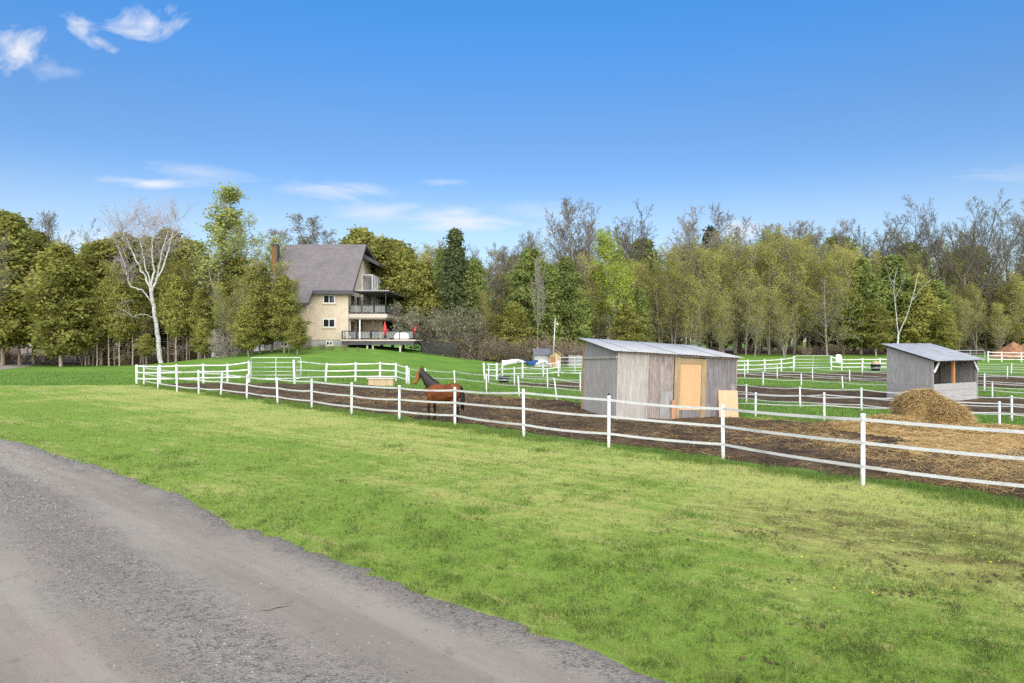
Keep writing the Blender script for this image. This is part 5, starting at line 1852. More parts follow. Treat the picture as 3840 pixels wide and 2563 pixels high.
def make_horse():
    m = NT('bay_coat')
    o = m.obj()
    dk = m.attr('dark')
    n_ = m.noise(o, 6, 4, .6)
    c = m.mix(m.mr(n_, .3, .7), (.105, .028, .010), (.185, .056, .018))
    c = m.mix(dk, c, (.014, .010, .009))
    face = m.attr('face')
    c = m.mix(m.math('MULTIPLY', face, .6), c, (.36, .155, .055))
    mcoat = m.fin(c, .68, 0, .18)
    mhair = pmat('black_horse_hair', (.010, .009, .009), (.026, .022, .02), 9, (8, 8, 1), rough=.55)

    def ell(c_, axis_, h, w):
        """ring perpendicular to axis_ (in xz plane), half height h, half width w"""
        a = Vector(axis_).normalized()
        up = Vector((-a.z, 0, a.x))
        return [Vector(c_) + up * (math.sin(t) * h) + Vector((0, 1, 0)) * (math.cos(t) * w) for t in [2 * math.pi * k / 16 for k in range(16)]]
    b = MB()
    tor = [(-.70, 1.13, .07, .06), (-.67, 1.10, .18, .14), (-.60, 1.085, .255, .20), (-.45, 1.075, .305, .255), (-.22, 1.03, .305, .275), (.03, .995, .315, .28), (.25, 1.02, .345, .255), (.42, 1.04, .325, .22), (.55, 1.05, .255, .18), (.63, 1.06, .14, .11)]
    b.loft([ell((x, 0, z), (1, 0, 0), h, w) for x, z, h, w in tor])
    nk = [(.25, 1.17, .24, .13), (.42, 1.27, .235, .12), (.56, 1.42, .195, .10), (.68, 1.57, .155, .082), (.78, 1.70, .125, .07), (.84, 1.775, .10, .062)]
    b.loft([ell((x, 0, z), (.66, 0, .75), h, w) for x, z, h, w in nk])
    hd = [(.80, 1.80, .06, .05), (.835, 1.775, .105, .072), (.885, 1.69, .125, .085), (.94, 1.58, .112, .08), (1.00, 1.47, .082, .06), (1.05, 1.385, .066, .054), (1.085, 1.325, .058, .05), (1.10, 1.295, .035, .034)]
    b.loft([ell((x, 0, z), (.48, 0, -.88), h, w) for x, z, h, w in hd])
    for s_ in (-1, 1):
        y = .125 * s_
        f_ = .05 * s_
        b.tube([(.40, y * .8, 1.05), (.42, y, .88), (.41, y, .74), (.42 + f_, y, .58), (.425 + f_, y, .47), (.42 + f_, y, .40), (.415 + f_, y, .27), (.415 + f_, y, .17), (.44 + f_, y, .10), (.455 + f_, y, .06)], [.13, .115, .082, .062, .058, .042, .035, .044, .037, .042], 10)
        b.tube([(.452 + f_, y, .075), (.47 + f_, y, .0)], [.045, .062], 10)
        h_ = -.07 * s_
        b.tube([(-.42, y * .8, 1.02), (-.40, y * 1.05, .88), (-.40 + h_ * .4, y, .76), (-.50 + h_, y, .62), (-.585 + h_, y, .52), (-.585 + h_, y, .45), (-.565 + h_, y, .34), (-.555 + h_, y, .19), (-.535 + h_, y, .12), (-.51 + h_, y, .07)], [.20, .175, .125, .082, .06, .054, .040, .044, .040, .043], 10)
        b.tube([(-.515 + h_, y, .075), (-.50 + h_, y, .0)], [.046, .062], 10)
        b.tube([(.80, .055 * s_, 1.83), (.805, .065 * s_, 1.90), (.815, .07 * s_, 1.96), (.82, .07 * s_, 2.0)], [.03, .036, .024, .005], 8, flat=.55)
    me = b.mesh('body')
    tmp = bpy.data.objects.new('body', me)
    COL.objects.link(tmp)
    md = tmp.modifiers.new('r', 'REMESH')
    md.mode = 'VOXEL'
    md.voxel_size = .019
    ms = tmp.modifiers.new('s', 'SMOOTH')
    ms.iterations = 5
    ms.factor = .5
    bpy.context.view_layer.update()
    ev = tmp.evaluated_get(bpy.context.evaluated_depsgraph_get())
    body = bpy.data.meshes.new_from_object(ev)
    bpy.data.objects.remove(tmp)
    body.name = 'horse_body'
    n = len(body.vertices)
    co = np.empty(n * 3)
    body.vertices.foreach_get('co', co)
    co = co.reshape(-1, 3)
    x, z = co[:, 0], co[:, 2]
    legdark = sst((.70 - z) / .20)
    ear = sst((z - 1.88) / .06)
    muz = sst((1.36 - z) / .06) * (x > .9)
    belly_shade = .55 * sst((.76 - z) / .08) * (x > -.3) * (x < .3)  # shade under the body, painted into the coat colour
    dark = np.clip(np.maximum.reduce([legdark, ear * .9, muz * .75, belly_shade]), 0, 1)
    face = sst((x - .86) / .08) * (1 - muz)
    for nm, v in (('dark', dark), ('face', face)):
        a = body.attributes.new(nm, 'FLOAT', 'POINT')
        a.data.foreach_set('value', v.astype(np.float32))
    body.polygons.foreach_set('use_smooth', np.full(len(body.polygons), True))
    root = empty('horse', (-2.42, 23.85, tz(-2.42, 23.85) + .0), R(180 - 22), 'brown bay horse with black mane standing behind the front fence', 'horse')
    root.scale = (1.03, 1.0, .99)
    link('body', body, root, mcoat)
    # mane: overlapping locks falling over both sides of the crest
    rg = random.Random(4)
    b = MB()
    for i in range(46):
        t = i / 45
        px_ = .18 + t * .62
        pz = 1.375 + .02 * math.sin(t * 3) + t * (1.84 - 1.375) + .075 * math.sin(math.pi * t) * .2
        # crest height follows the neck
        px_ = np.interp(t, [0, .25, .5, .75, 1], [.16, .34, .50, .64, .79])
        pz = np.interp(t, [0, .25, .5, .75, 1], [1.365, 1.46, 1.58, 1.70, 1.83])
        for s_ in (-1, 1):
            l = (.40 + .08 * rg.random()) * (.55 + .45 * math.sin(math.pi * min(1, .2 + t * .9))) * (1.0 if s_ > 0 else .75)
            w0 = float(np.interp(t, [0, .25, .5, .75, 1], [.13, .135, .12, .10, .08]))
            b.tube([(px_, 0, pz + .022), (px_ + .012, .6 * w0 * s_, pz - .03), (px_ + .03 + rg.uniform(-.02, .02), (w0 + .012) * s_, pz - l * .5), (px_ + .04 + rg.uniform(-.03, .03), (w0 + .022) * s_, pz - l)], [.024, .034, .034, .012], 5, flat=.7)
    for i in range(5):
        b.tube([(.83, (i - 2) * .012, 1.86), (.89, (i - 2) * .016, 1.80), (.925, (i - 2) * .018, 1.70)], [.016, .016, .005], 5)
    b.build('mane', mhair, root)
    b = MB()
    for i in range(16):
        a = i * 2.4
        r_ = .015 + .03 * rg.random()
        yy = math.sin(a) * r_
        xx = math.cos(a) * r_
        ln_ = rg.uniform(-.08, .06)
        b.tube([(-.60 + xx * .3, yy * .3, 1.27), (-.70 + xx * .6, yy * .7, 1.22), (-.745 + xx, yy * 1.3, 1.0), (-.75 + xx * 1.3, yy * 1.7, .75), (-.74 + xx * 1.2, yy * 1.4, .46 + ln_)], [.028, .034, .036, .032, .008], 6)
    b.build('tail', mhair, root)
    for s_ in (-1, 1):
        b = MB()
        b.lathe([(0.001, -.016), (.012, -.01), (.016, 0), (.012, .01), (.001, .016)], 8, c=(.905, .083 * s_, 1.70))
        b.build('eye', M_BLACKPL, root)


make_horse()

# ------------------------------------------------------------------ house
M_STUCCO = pmat('cream_stucco', (.53, .43, .315), (.60, .495, .37), 1.2, rough=.9, bump=.15, dirt=(.46, .375, .275), dscale=.35)
M_ROOFT = pmat('grey_purple_metal_roof', (.135, .117, .113), (.175, .152, .148), 2.0, rough=.5, spec=.4, dirt=(.115, .10, .104), dscale=.5)
M_FASCIA = pmat('dark_fascia', (.055, .052, .056), (.075, .07, .075), 3, rough=.5)
M_WINFR = pmat('white_window_frame', (.72, .72, .70), (.78, .78, .77), 3, rough=.5)
M_BLACKMET = pmat('black_railing_metal', (.014, .014, .015), (.022, .022, .023), 4, rough=.4)
M_FOUND = pmat('foundation_block', (.30, .285, .26), (.40, .385, .36), 3, rough=.9, bump=.2)
M_SLAB = pmat('beige_deck_board', (.44, .38, .32), (.54, .47, .40), 5, (1, 6, 6), rough=.8)
M_BRICK = pmat('rusty_chimney_brick', (.16, .078, .028), (.24, .12, .042), 4, (1, 1, 5), rough=.9, bump=.2)
M_CLOTHR = pmat('red_umbrella_cloth', (.55, .035, .045), (.66, .06, .07), 4, rough=.8)
M_CLOTHW = pmat('white_cover', (.66, .66, .66), (.76, .76, .76), 4, rough=.8)
M_BROWNW = pmat('brown_patio_wood', (.26, .135, .06), (.36, .20, .09), 6, (1, 1, 6), rough=.6)
m = NT('window_glass')
m.b.inputs['Base Color'].default_value = (.018, .02, .022, 1)
m.b.inputs['Roughness'].default_value = .06
m.b.inputs['Specular IOR Level'].default_value = .6
M_GLASS = m.mat
m = NT('clear_panel_glass')
m.b.inputs['Base Color'].default_value = (.5, .54, .55, 1)
m.b.inputs['Roughness'].default_value = .05
m.b.inputs['Alpha'].default_value = .13
M_PANEL = m.mat
M_INT = pmat('dim_interior', (.06, .055, .05), (.12, .11, .10), 2, rough=.9)

HX0, HX1, HY0, HY1 = -28.0, -19.2, 80.0, 93.6
HZ = 3.0
ho = empty('house', (HX1, HY0, HZ), 0, 'three-storey cream house with steep grey roof on the hill', 'house')


def hp_(mb, name, mat, par=None, bevel=0):
    mb.v = [(x - HX1, y - HY0, z - HZ) for x, y, z in mb.v]
    return mb.build(name, mat, par or ho, bevel)


EZ, RZ, RY = 8.75, 15.1, 86.6
FZ = 13.4
# walls: camera side, gable end (pentagon), back, left
wl = hp_(MB().box(HX0, HX1, HY0, HY0 + .25, HZ, EZ - .1), 'wall', M_STUCCO)
hp_(MB().prism([(HY0 + .25, HZ), (HY1 - .25, HZ), (HY1 - .25, FZ - .35), (RY, RZ - .35), (HY0 + .25, EZ - .15)], 'x', HX1 - .25, HX1), 'wall', M_STUCCO)
hp_(MB().prism([(HY0 + .25, HZ), (HY1 - .25, HZ), (HY1 - .25, FZ - .35), (RY, RZ - .35), (HY0 + .25, EZ - .15)], 'x', HX0, HX0 + .25), 'wall', M_STUCCO)
hp_(MB().box(HX0, HX1, HY1 - .25, HY1, HZ, FZ - .4), 'wall', M_STUCCO)
# the left wing stands forward under the lower eave
hp_(MB().box(HX0 - .6, -23.6, HY0 - 1.5, HY0 - .003, HZ, 7.15), 'wall', M_STUCCO)
hp_(MB().box(HX0 - .6, -23.6, HY0 - 1.45, HY0 - .05, 1.2, HZ - .003), 'foundation', M_FOUND)
hp_(MB().box(HX0 + .05, HX1 - .05, HY0 + .04, HY1 - .05, 1.0, HZ - .003), 'foundation', M_FOUND)
# roof slope towards the lawn: stepped metal courses
sl = (RZ - EZ) / (RY - (HY0 - .7))
yE, zE = HY0 - .7, EZ - .05
nC = 20
mbr = MB()
for k in range(nC):
    a, b_ = k / nC, (k + 1) / nC
    ya, yb = yE + (RY - yE) * a, yE + (RY - yE) * b_
    za, zb = zE + (RZ - zE) * a, zE + (RZ - zE) * b_
    mbr.prism([(ya - .04, za + .06), (yb, zb + .012), (yb, zb - .10), (ya - .03, za - .10)], 'x', HX0 - .55, HX1 + .72)
rf = hp_(mbr, 'roof', M_ROOFT)
# lower-left continuation of the slope
mbr = MB()
y2 = yE - 1.75
z2 = zE - (1.75) * sl
for k in range(7):
    a, b_ = k / 7, (k + 1) / 7
    ya, yb = y2 + (yE - y2) * a, y2 + (yE - y2) * b_
    za, zb = z2 + (zE - z2) * a, z2 + (zE - z2) * b_
    mbr.prism([(ya - .03, za + .05), (yb, zb + .01), (yb, zb - .10), (ya - .03, za - .10)], 'x', HX0 - .55, -23.15)
hp_(mbr, 'roof', M_ROOFT)
hp_(MB().box(HX0 - .56, -23.1, y2 - .06, y2 - .02, z2 - .30, z2 + .06), 'fascia', M_FASCIA)
hp_(MB().box(-23.1, HX1 + .73, yE - .06, yE - .02, zE - .42, zE + .06), 'fascia', M_FASCIA)
hp_(MB().box(-23.1, HX1 + .70, yE - .02, HY0 - .003, zE - .42, zE - .36), 'soffit', M_FASCIA)
for xr in (HX1 + .70, HX0 - .60):
    hp_(MB().prism([(yE - .05, zE + .05), (RY, RZ + .06), (RY, RZ - .28), (yE - .05, zE - .32)], 'x', xr, xr + .06), 'rake_board', M_FASCIA)
hp_(MB().prism([(y2 - .05, z2 + .05), (yE, zE + .05), (yE, zE - .35), (y2 - .05, z2 - .32)], 'x', -23.16, -23.10), 'rake_board', M_FASCIA)
# far shallow slope with its deep overhang
hp_(MB().prism([(RY, RZ + .02), (HY1 + .6, FZ + .05), (HY1 + .6, FZ - .12), (RY, RZ - .15)], 'x', HX0 - .55, HX1 + .72), 'roof', M_ROOFT)
mbr = MB()
mbr.add([(HX1 - .2, 87.2, 14.25), (HX1 + 1.9, 88.6, 13.05), (HX1 + 1.9, 94.0, 13.05), (HX1 - .2, 94.0, 14.25), (HX1 - .2, 87.2, 13.7), (HX1 + 1.9, 88.6, 12.6), (HX1 + 1.9, 94.0, 12.6), (HX1 - .2, 94.0, 13.7)], [(0, 1, 2, 3), (7, 6, 5, 4), (0, 4, 5, 1), (1, 5, 6, 2), (2, 6, 7, 3), (3, 7, 4, 0)])
hp_(mbr, 'eave_hood', M_FASCIA)
# chimney
ch = hp_(MB().box(-29.15, -28.62, 82.8, 83.6, 6.0, 14.45), 'chimney', M_BRICK)
hp_(MB().box(-29.22, -28.52, 82.7, 83.7, 14.45, 14.65), 'chimney_cap', M_FASCIA)
hp_(MB().box(-28.617, -28.45, 82.75, 83.65, 8, 14.445), 'chimney_dark_side', M_FASCIA)  # dark slab standing in for the chimney's dark right side


def window(x0, x1, z0, z1, y=HY0, panes=2):
    w = hp_(MB().box(x0, x1, y - .06, y - .003, z0, z1), 'window', M_WINFR)
    wi = (x1 - x0 - .09) / panes
    for k in range(panes):
        g_ = MB().box(x0 + .09 + k * wi, x0 + k * wi + wi, y - .075, y - .062, z0 + .09, z1 - .09)
        hp_(g_, 'pane', M_GLASS, w)
        g_ = None
    hp_(MB().box(x0 - .12, x1 + .12, y - .10, y - .003, z0 - .14, z0 - .003), 'sill', M_STUCCO, w)
    return w


def fixw(w):
    return w


window(-22.10, -20.72, 7.28, 8.24)
window(-22.13, -20.72, 4.46, 5.46)
window(-21.8, -21.02, 2.35, 2.86, HY0 + .04)
window(-26.6, -25.8, 2.25, 2.75, HY0 - 1.45)
# gable end: top-floor slim window
w = hp_(MB().box(HX1 + .003, HX1 + .05, 82.2, 83.0, 8.95, 10.5), 'window', M_WINFR)
hp_(MB().box(HX1 + .052, HX1 + .065, 82.3, 82.9, 9.05, 10.4), 'pane', M_GLASS, w)
# dark glazed doors behind the balcony and the patio
for z0, z1 in ((6.1, 8.4), (3.1, 5.3)):
    w = hp_(MB().box(HX1 + .003, HX1 + .05, 81.0, 83.0, z0, z1), 'patio_door', M_WINFR)
    for k in range(2):
        hp_(MB().box(HX1 + .052, HX1 + .066, 81.1 + k * .95, 81.97 + k * .95, z0 + .1, z1 - .1), 'pane', M_GLASS, w)
    w = hp_(MB().box(HX1 + .003, HX1 + .05, 84.0, 86.4, z0, z1), 'patio_door', M_WINFR)
    for k in range(2):
        hp_(MB().box(HX1 + .052, HX1 + .066, 84.1 + k * 1.15, 85.17 + k * 1.15, z0 + .1, z1 - .1), 'pane', M_GLASS, w)
# glazed bay, two storeys
BX, BY0, BY1 = -17.8, 87.2, 93.0
for z0, z1 in ((9.05, 11.25), (6.1, 8.85)):
    bay = hp_(MB().box(HX1 + .003, BX, BY0, BY1, z0 - .12, z0).box(HX1 + .003, BX, BY0, BY1, z1, z1 + .1), 'glazed_bay', M_WINFR)
    for y in np.linspace(BY0, BY1, 6):
        hp_(MB().box(BX - .10, BX, y - .06, y + .06, z0 + .002, z1 - .002), 'mullion', M_WINFR, bay)
    hp_(MB().box(HX1 + .01, HX1 + .1, BY0 - .002, BY0 + .08, z0 + .002, z1 - .002), 'mullion', M_WINFR, bay)
    for k in range(5):
        ya, yb = np.linspace(BY0, BY1, 6)[k:k + 2]
        hp_(MB().box(BX - .06, BX - .04, ya + .065, yb - .065, z0 + .003, z1 - .003), 'pane', M_PANEL, bay)
    hp_(MB().box(HX1 + .105, BX - .105, BY0 + .03, BY0 + .05, z0 + .003, z1 - .003), 'pane', M_PANEL, bay)
# balcony
bal = hp_(MB().box(HX1 + .003, -14.7, 80.2, 93.2, 5.60, 6.05), 'balcony', M_SLAB)
hp_(MB().box(HX1 + .003, -14.9, 80.4, 93.0, 5.45, 5.597), 'balcony_beam', M_SLAB)
hp_(MB().box(HX1 + .5, -14.4, 80.0, 93.4, 8.62, 8.78), 'canopy', M_FASCIA)
hp_(MB().box(HX1 + .5, -14.38, 79.98, 93.42, 8.783, 8.82), 'canopy_top', M_GALV)


def railing(pts, z0, h, nm='railing', posts=1.6):
    for a, b_ in zip(pts[:-1], pts[1:]):
        A_, B_ = Vector((*a, 0)), Vector((*b_, 0))
        Lr = (B_ - A_).length
        n = max(1, round(Lr / posts))
        r_ = hp_(MB().bar((a[0], a[1], z0 + h), (b_[0], b_[1], z0 + h), .09, .07), nm, M_BLACKMET)
        hp_(MB().bar((a[0], a[1], z0 + .1), (b_[0], b_[1], z0 + .1), .05, .05), 'bottom_rail', M_BLACKMET, r_)
        for k in range(n + 1):
            p = A_.lerp(B_, k / n)
            hp_(MB().box(p.x - .045, p.x + .045, p.y - .045, p.y + .045, z0, z0 + h - .036), 'post', M_BLACKMET, r_)
        for k in range(n):
            p, q_ = A_.lerp(B_, (k + .08) / n), A_.lerp(B_, (k + .92) / n)
            hp_(MB().bar((p.x, p.y, z0 + h * .55), (q_.x, q_.y, z0 + h * .55), .012, h * .74), 'panel', M_PANEL, r_)


railing([(HX1 + .1, 80.3), (-14.8, 80.3), (-14.8, 93)], 6.05, 1.05)
for x, y in ((-17.9, 80.35), (-14.85, 80.35), (-14.85, 86), (-14.85, 92.5)):
    hp_(MB().box(x - .05, x + .05, y - .05, y + .05, 7.14, 8.62), 'canopy_post', M_BLACKMET)
hp_(MB().box(HX1 + .2, HX1 + .3, 80.3, 80.4, 6.05, 8.62), 'canopy_post', M_BLACKMET)
# ground-floor deck
hp_(MB().box(-19.7, -11.1, 78.4, 92, 2.86, 3.02), 'deck', M_SLAB)
hp_(MB().box(-19.6, -11.3, 78.5, 91.8, 2.42, 2.857), 'deck_skirt', M_FASCIA)
railing([(-19.55, 79.9), (-19.55, 78.6), (-11.3, 78.6), (-11.3, 91)], 3.02, .98)
for x in (-16.7, -16.05, -12.9):
    hp_(MB().box(x - .09, x + .09, 78.7, 78.88, 1.0, 2.417), 'deck_post', M_SLAB)
hp_(MB().box(-18.05, -17.9, 80.6, 80.75, 3.02, 5.447), 'column', M_WINFR)
hp_(MB().box(-16.45, -16.33, 80.6, 80.72, 3.02, 5.447), 'column', M_FASCIA)
hp_(MB().box(HX1 + .2, -16.4, 86.5, 86.7, 3.02, 5.4), 'screen_wall', M_STUCCO)


# things on the deck and balcony
def umbrella(x, y, z, h, label, lean=0.0, rz=0.0):
    root = empty('patio_umbrella', (x, y, z), rz, label, 'umbrella', rot=(0, lean, rz))
    MB().tube([(0, 0, 0), (0, 0, h)], .025, 8).build('pole', M_WINFR, root)
    MB().lathe([(.24, 0), (.24, .06), (.05, .09), (.04, .25)], 12).build('base', M_FASCIA, root)
    MB().lathe([(.20, .55), (.25, .7), (.26, 1.0), (.20, 1.5), (.13, h - .35), (.07, h - .05), (.02, h + .03)], 16, wob=lambda k: 1.0 if k % 2 else .72).build('canopy', M_CLOTHR, root)
    return root


umbrella(-14.82, 79.6, 3.02, 2.05, 'closed red patio umbrella standing on the house deck')
umbrella(-12.0, 82.0, 3.02, 1.75, 'second red umbrella, tilted, near the right end of the deck', R(16)).scale = (.62, .62, 1)
ht = empty('covered_table', (-12.9, 80.0, 3.02), 0, 'white covered patio table at the right end of the deck', 'table')
MB().prism([(-.85, .0), (.85, .0), (.80, .55), (.55, .80), (-.45, .82), (-.80, .58)], 'y', -.5, .5).build('cover', M_CLOTHW, ht, .08)
for sx_ in (-.7, .7):
    for sy_ in (-.4, .4):
        pass
gr = empty('grill', (-16.6, 82.2, 3.02), 0, 'black barbecue grill on the deck under the balcony', 'grill')
MB().box(-.5, .5, -.28, .28, .35, .85).build('cabinet', M_BLACKMET, gr, .02)
MB().prism([(-.29, .86), (.29, .86), (.27, 1.0), (.12, 1.14), (-.12, 1.14), (-.27, 1.0)], 'x', -.45, .45).build('lid', M_FASCIA, gr)
MB().box(-.85, -.5, -.22, .22, .80, .84).build('side_shelf', M_BLACKMET, gr)
for sx_ in (-.45, .45):
    MB().box(sx_ - .03, sx_ + .03, -.25, -.19, 0, .35).build('leg', M_BLACKMET, gr)
    MB().box(sx_ - .03, sx_ + .03, .19, .25, 0, .35).build('leg', M_BLACKMET, gr)


def chair(x, y, z, rz, label, group, mat):
    c_ = empty('patio_chair', (x, y, z), rz, label, 'chair', group)
    MB().box(-.25, .25, -.25, .25, .40, .45).build('seat', mat, c_)
    MB().prism([(.22, .45), (.27, .45), (.36, 1.0), (.31, 1.0)], 'x', -.25, .25).build('backrest', mat, c_)
    for sx_ in (-.22, .22):
        for sy_ in (-.22, .22):
            MB().box(sx_ - .02, sx_ + .02, sy_ - .02, sy_ + .02, 0, .40).build('leg', mat, c_)
        MB().box(sx_ - .025, sx_ + .025, -.22, .26, .62, .65).build('armrest', mat, c_)


chair(-18.1, 80.2 + .9, 6.05, R(90), 'brown chair on the balcony, left of the wooden table', None, M_BROWNW)
chair(-16.2, 80.2 + .9, 6.05, R(-90), 'brown chair on the balcony, right of the wooden table', None, M_BROWNW)
chair(-18.7, 79.6, 3.02, R(160), 'dark chair at the left end of the deck', None, M_BLACKMET)
tb = empty('patio_table', (-17.15, 81.1, 6.05), 0, 'brown wooden table on the house balcony', 'table')
MB().box(-.6, .6, -.4, .4, .70, .75).build('table_top', M_BROWNW, tb)
for sx_ in (-.52, .52):
    for sy_ in (-.33, .33):
        MB().box(sx_ - .04, sx_ + .04, sy_ - .04, sy_ + .04, 0, .70).build('leg', M_BROWNW, tb)
# flower-bed shrubs below the house
gg = random.Random(21)
for i, (x, y, h_) in enumerate([(-23.6, 76.0, 1.7), (-21.0, 75.5, .8), (-19.9, 75.2, .6), (-18.6, 75.4, .7), (-22.4, 75.3, .7), (-17.0, 75.6, .5)]):
    tree('brush%d' % (i and 1), x, y, h_, 'bare reddish shrub in front of the cream house wall' if i == 0 else 'low garden shrub in the bed below the house', None if i == 0 else 'garden shrubs below the house', 1.0, name='shrub', cat='shrub', rng=gg)

# black picket fence right of the deck
x0, y0 = -10.6, 80.5
bf = empty('garden_fence', (x0, y0, tz(x0, y0)), 0, 'black picket garden fence right of the house deck', 'fence')
MB().box(0, 4.2, -.02, .02, 1.25, 1.32).build('rail', M_BLACKMET, bf)
MB().box(0, 4.2, -.02, .02, .15, .22).build('rail', M_BLACKMET, bf)
pk = MB().box(-.035, .035, -.045, -.022, 0, 1.45).mesh('picket')
pk.materials.append(M_BLACKMET)
for k in range(36):
    o = link('picket', pk, bf)
    o.location = (.05 + k * .118, 0, -.1)

# ------------------------------------------------------------------ hen house, pole, picket fence
M_SIDING = pmat('grey_lap_siding', (.30, .29, .275), (.42, .41, .39), 4, (1, 1, 8), rough=.85)
M_SHING = pmat('dark_shingles', (.085, .085, .095), (.14, .14, .155), 5, rough=.9)
M_TAN = pmat('tan_shakes', (.40, .27, .16), (.56, .41, .27), 6, rough=.85)
hx, hy = 3.75, 74.0
hz = tz(hx, hy) + .05
hn = empty('hen_house', (hx, hy, hz), R(6), 'small grey lap-sided hen house with tan gabled porch', 'shed')
for k in range(9):
    MB().prism([(-.02, k * .15), (.012, k * .15), (0, k * .15 + .155), (-.006, k * .15 + .155)], 'x', -1.3, .55).build('siding_board', M_SIDING, hn)
MB().box(-1.3, .5, .015, 1.6, 0, 1.36).build('wall', M_SIDING, hn)
MB().prism([(-.18, 1.34), (.85, 1.98), (1.8, 1.40), (1.8, 1.32), (.85, 1.89), (-.18, 1.26)], 'x', -1.45, .5).build('roof', M_SHING, hn)
MB().prism([(.30, 0), (1.5, 0), (1.5, 1.25), (.9, 1.72), (.30, 1.25)], 'y', -.35, .9).build('porch', M_TAN, hn)
for a_, b_ in (((.10, 1.16), (.9, 1.80)), ((.9, 1.80), (1.72, 1.16))):
    MB().prism([a_, b_, (b_[0], b_[1] + .07), (a_[0], a_[1] + .07)], 'y', -.6, 1.0).build('porch_roof', M_SHING if a_[0] < .5 else M_TAN, hn)
MB().box(.42, .92, -.385, -.353, .35, 1.1).build('hatch', pmat('rust_brown_paint', (.33, .10, .035), (.42, .15, .055), 5, rough=.8), hn)
MB().box(.95, 1.0, -.385, -.353, .2, 1.2).build('trim', M_PAINTWOOD, hn)
pl = empty('light_pole', (4.35, 73.0, tz(4.35, 73)), 0, 'thin leaning white pole with a small lamp by the hen house', 'pole', rot=(0, R(3), 0))
MB().tube([(0, 0, -.3), (0, 0, 2.6), (0, 0, 5.3)], [.06, .05, .038], 8).build('shaft', M_GALV, pl)
MB().bar((0, 0, 4.75), (.25, -.05, 4.75), .03, .03).build('lamp_arm', M_GALV, pl)
MB().lathe([(.02, -.14), (.08, -.10), (.07, -.02), (.02, .02)], 8, c=(.25, -.05, 4.72)).build('lamp', M_WINFR, pl)
pf = empty('picket_fence', (6.3, 76, tz(6.3, 76)), 0, 'weathered grey picket fence behind the plank shed and hen house', 'fence')
MB().box(0, 7.5, 0, .03, .95, 1.03).build('rail', M_SIDING, pf)
MB().box(0, 7.5, 0, .03, .25, .33).build('rail', M_SIDING, pf)
pk2 = MB().prism([(-.04, 0), (.04, 0), (.04, 1.25), (0, 1.32), (-.04, 1.25)], 'y', -.025, -.003).mesh('picket')
pk2.materials.append(M_SIDING)
for k in range(58):
    o = link('picket', pk2, pf)
    o.location = (.05 + k * .13, 0, gg.uniform(-.06, .03))


# horse blankets hung over the board fence
def blanket(x0, y0, x1, y1, z, drop, label, mat, seed):
    rg = random.Random(seed)
    n, mth = 16, 8
    V, Fc = [], []
    d = Vector((x1 - x0, y1 - y0, 0))
    Lb = d.length
    d.normalize()
    nn = Vector((-d.y, d.x, 0))
    ph = rg.random() * 6
    for i in range(n + 1):
        t = i / n
        dl = drop * (.75 + .25 * math.sin(t * 5 + ph) + .12 * math.sin(t * 13 + ph))
        for j in range(mth + 1):
            s_ = (j / mth) * 2 - 1
            off = .085 * max(-1, min(1, s_ * 4)) + .035 * math.sin(t * 19 + ph + s_ * 2) * abs(s_) ** .7
            zz_ = z - dl * max(0, abs(s_) - .12) - .05 * math.sin(t * math.pi * 2 + ph)
            p = Vector((0, 0, 0)) + d * (t * Lb) + nn * off
            V.append((p.x, p.y, zz_))
    w_ = mth + 1
    for i in range(n):
        for j in range(mth):
            Fc.append((i * w_ + j, (i + 1) * w_ + j, (i + 1) * w_ + j + 1, i * w_ + j + 1))
    me = npmesh('horse_blanket', V, Fc, True)
    o = link('horse_blanket', me, None, mat)
    md = o.modifiers.new('s', 'SOLIDIFY')
    md.thickness = .025
    o.location = (x0, y0, 0)
    return tag(o, label, 'blanket', 'horse blankets on the board fence')


M_BLUE = pmat('blue_blanket', (.018, .06, .19), (.03, .09, .27), 5, rough=.85)
M_BLW = pmat('white_blanket', (.62, .64, .68), (.74, .75, .78), 3, rough=.85)
blanket(-.75, 50.9, .85, 50.9, 1.44, .42, 'white horse blanket hung on the board fence, left of the blue one', M_BLW, 1)
blanket(1.05, 51.6, 1.95, 52.4, 1.34, .40, 'blue horse blanket hung between two white ones', M_BLUE, 2)
blanket(1.8, 52.6, 2.75, 53.4, 1.33, .40, 'white horse blanket hung on the board fence, right of the blue one', M_BLW, 3)


def tub(x, y, r_, h_, label, hay=False):
    t = empty('water_tub', (x, y, tz(x, y)), 0, label, 'tub')
    MB().lathe([(r_ * .82, 0), (r_, h_ - .05), (r_ * 1.06, h_ - .05), (r_ * 1.06, h_), (r_ * .97, h_), (r_ * .95, h_ - .08), (r_ * .8, .06)], 20).build('shell', M_BLACKPL, t)
    MB().lathe([(r_ * .985, h_ * .52), (r_ * .995, h_ * .55), (r_ * .985, h_ * .58)], 20).build('band', M_GALV, t)
    if hay:
        MB().lathe([(r_ * .9, h_ - .07), (r_ * .8, h_ + .12), (r_ * .45, h_ + .28), (.02, h_ + .33)], 14, wob=lambda k: 1 + .12 * math.sin(k * 2.7)).build('hay', pmat('tub_hay', (.30, .22, .11), (.45, .35, .2), 20, rough=.9), t)
    return t


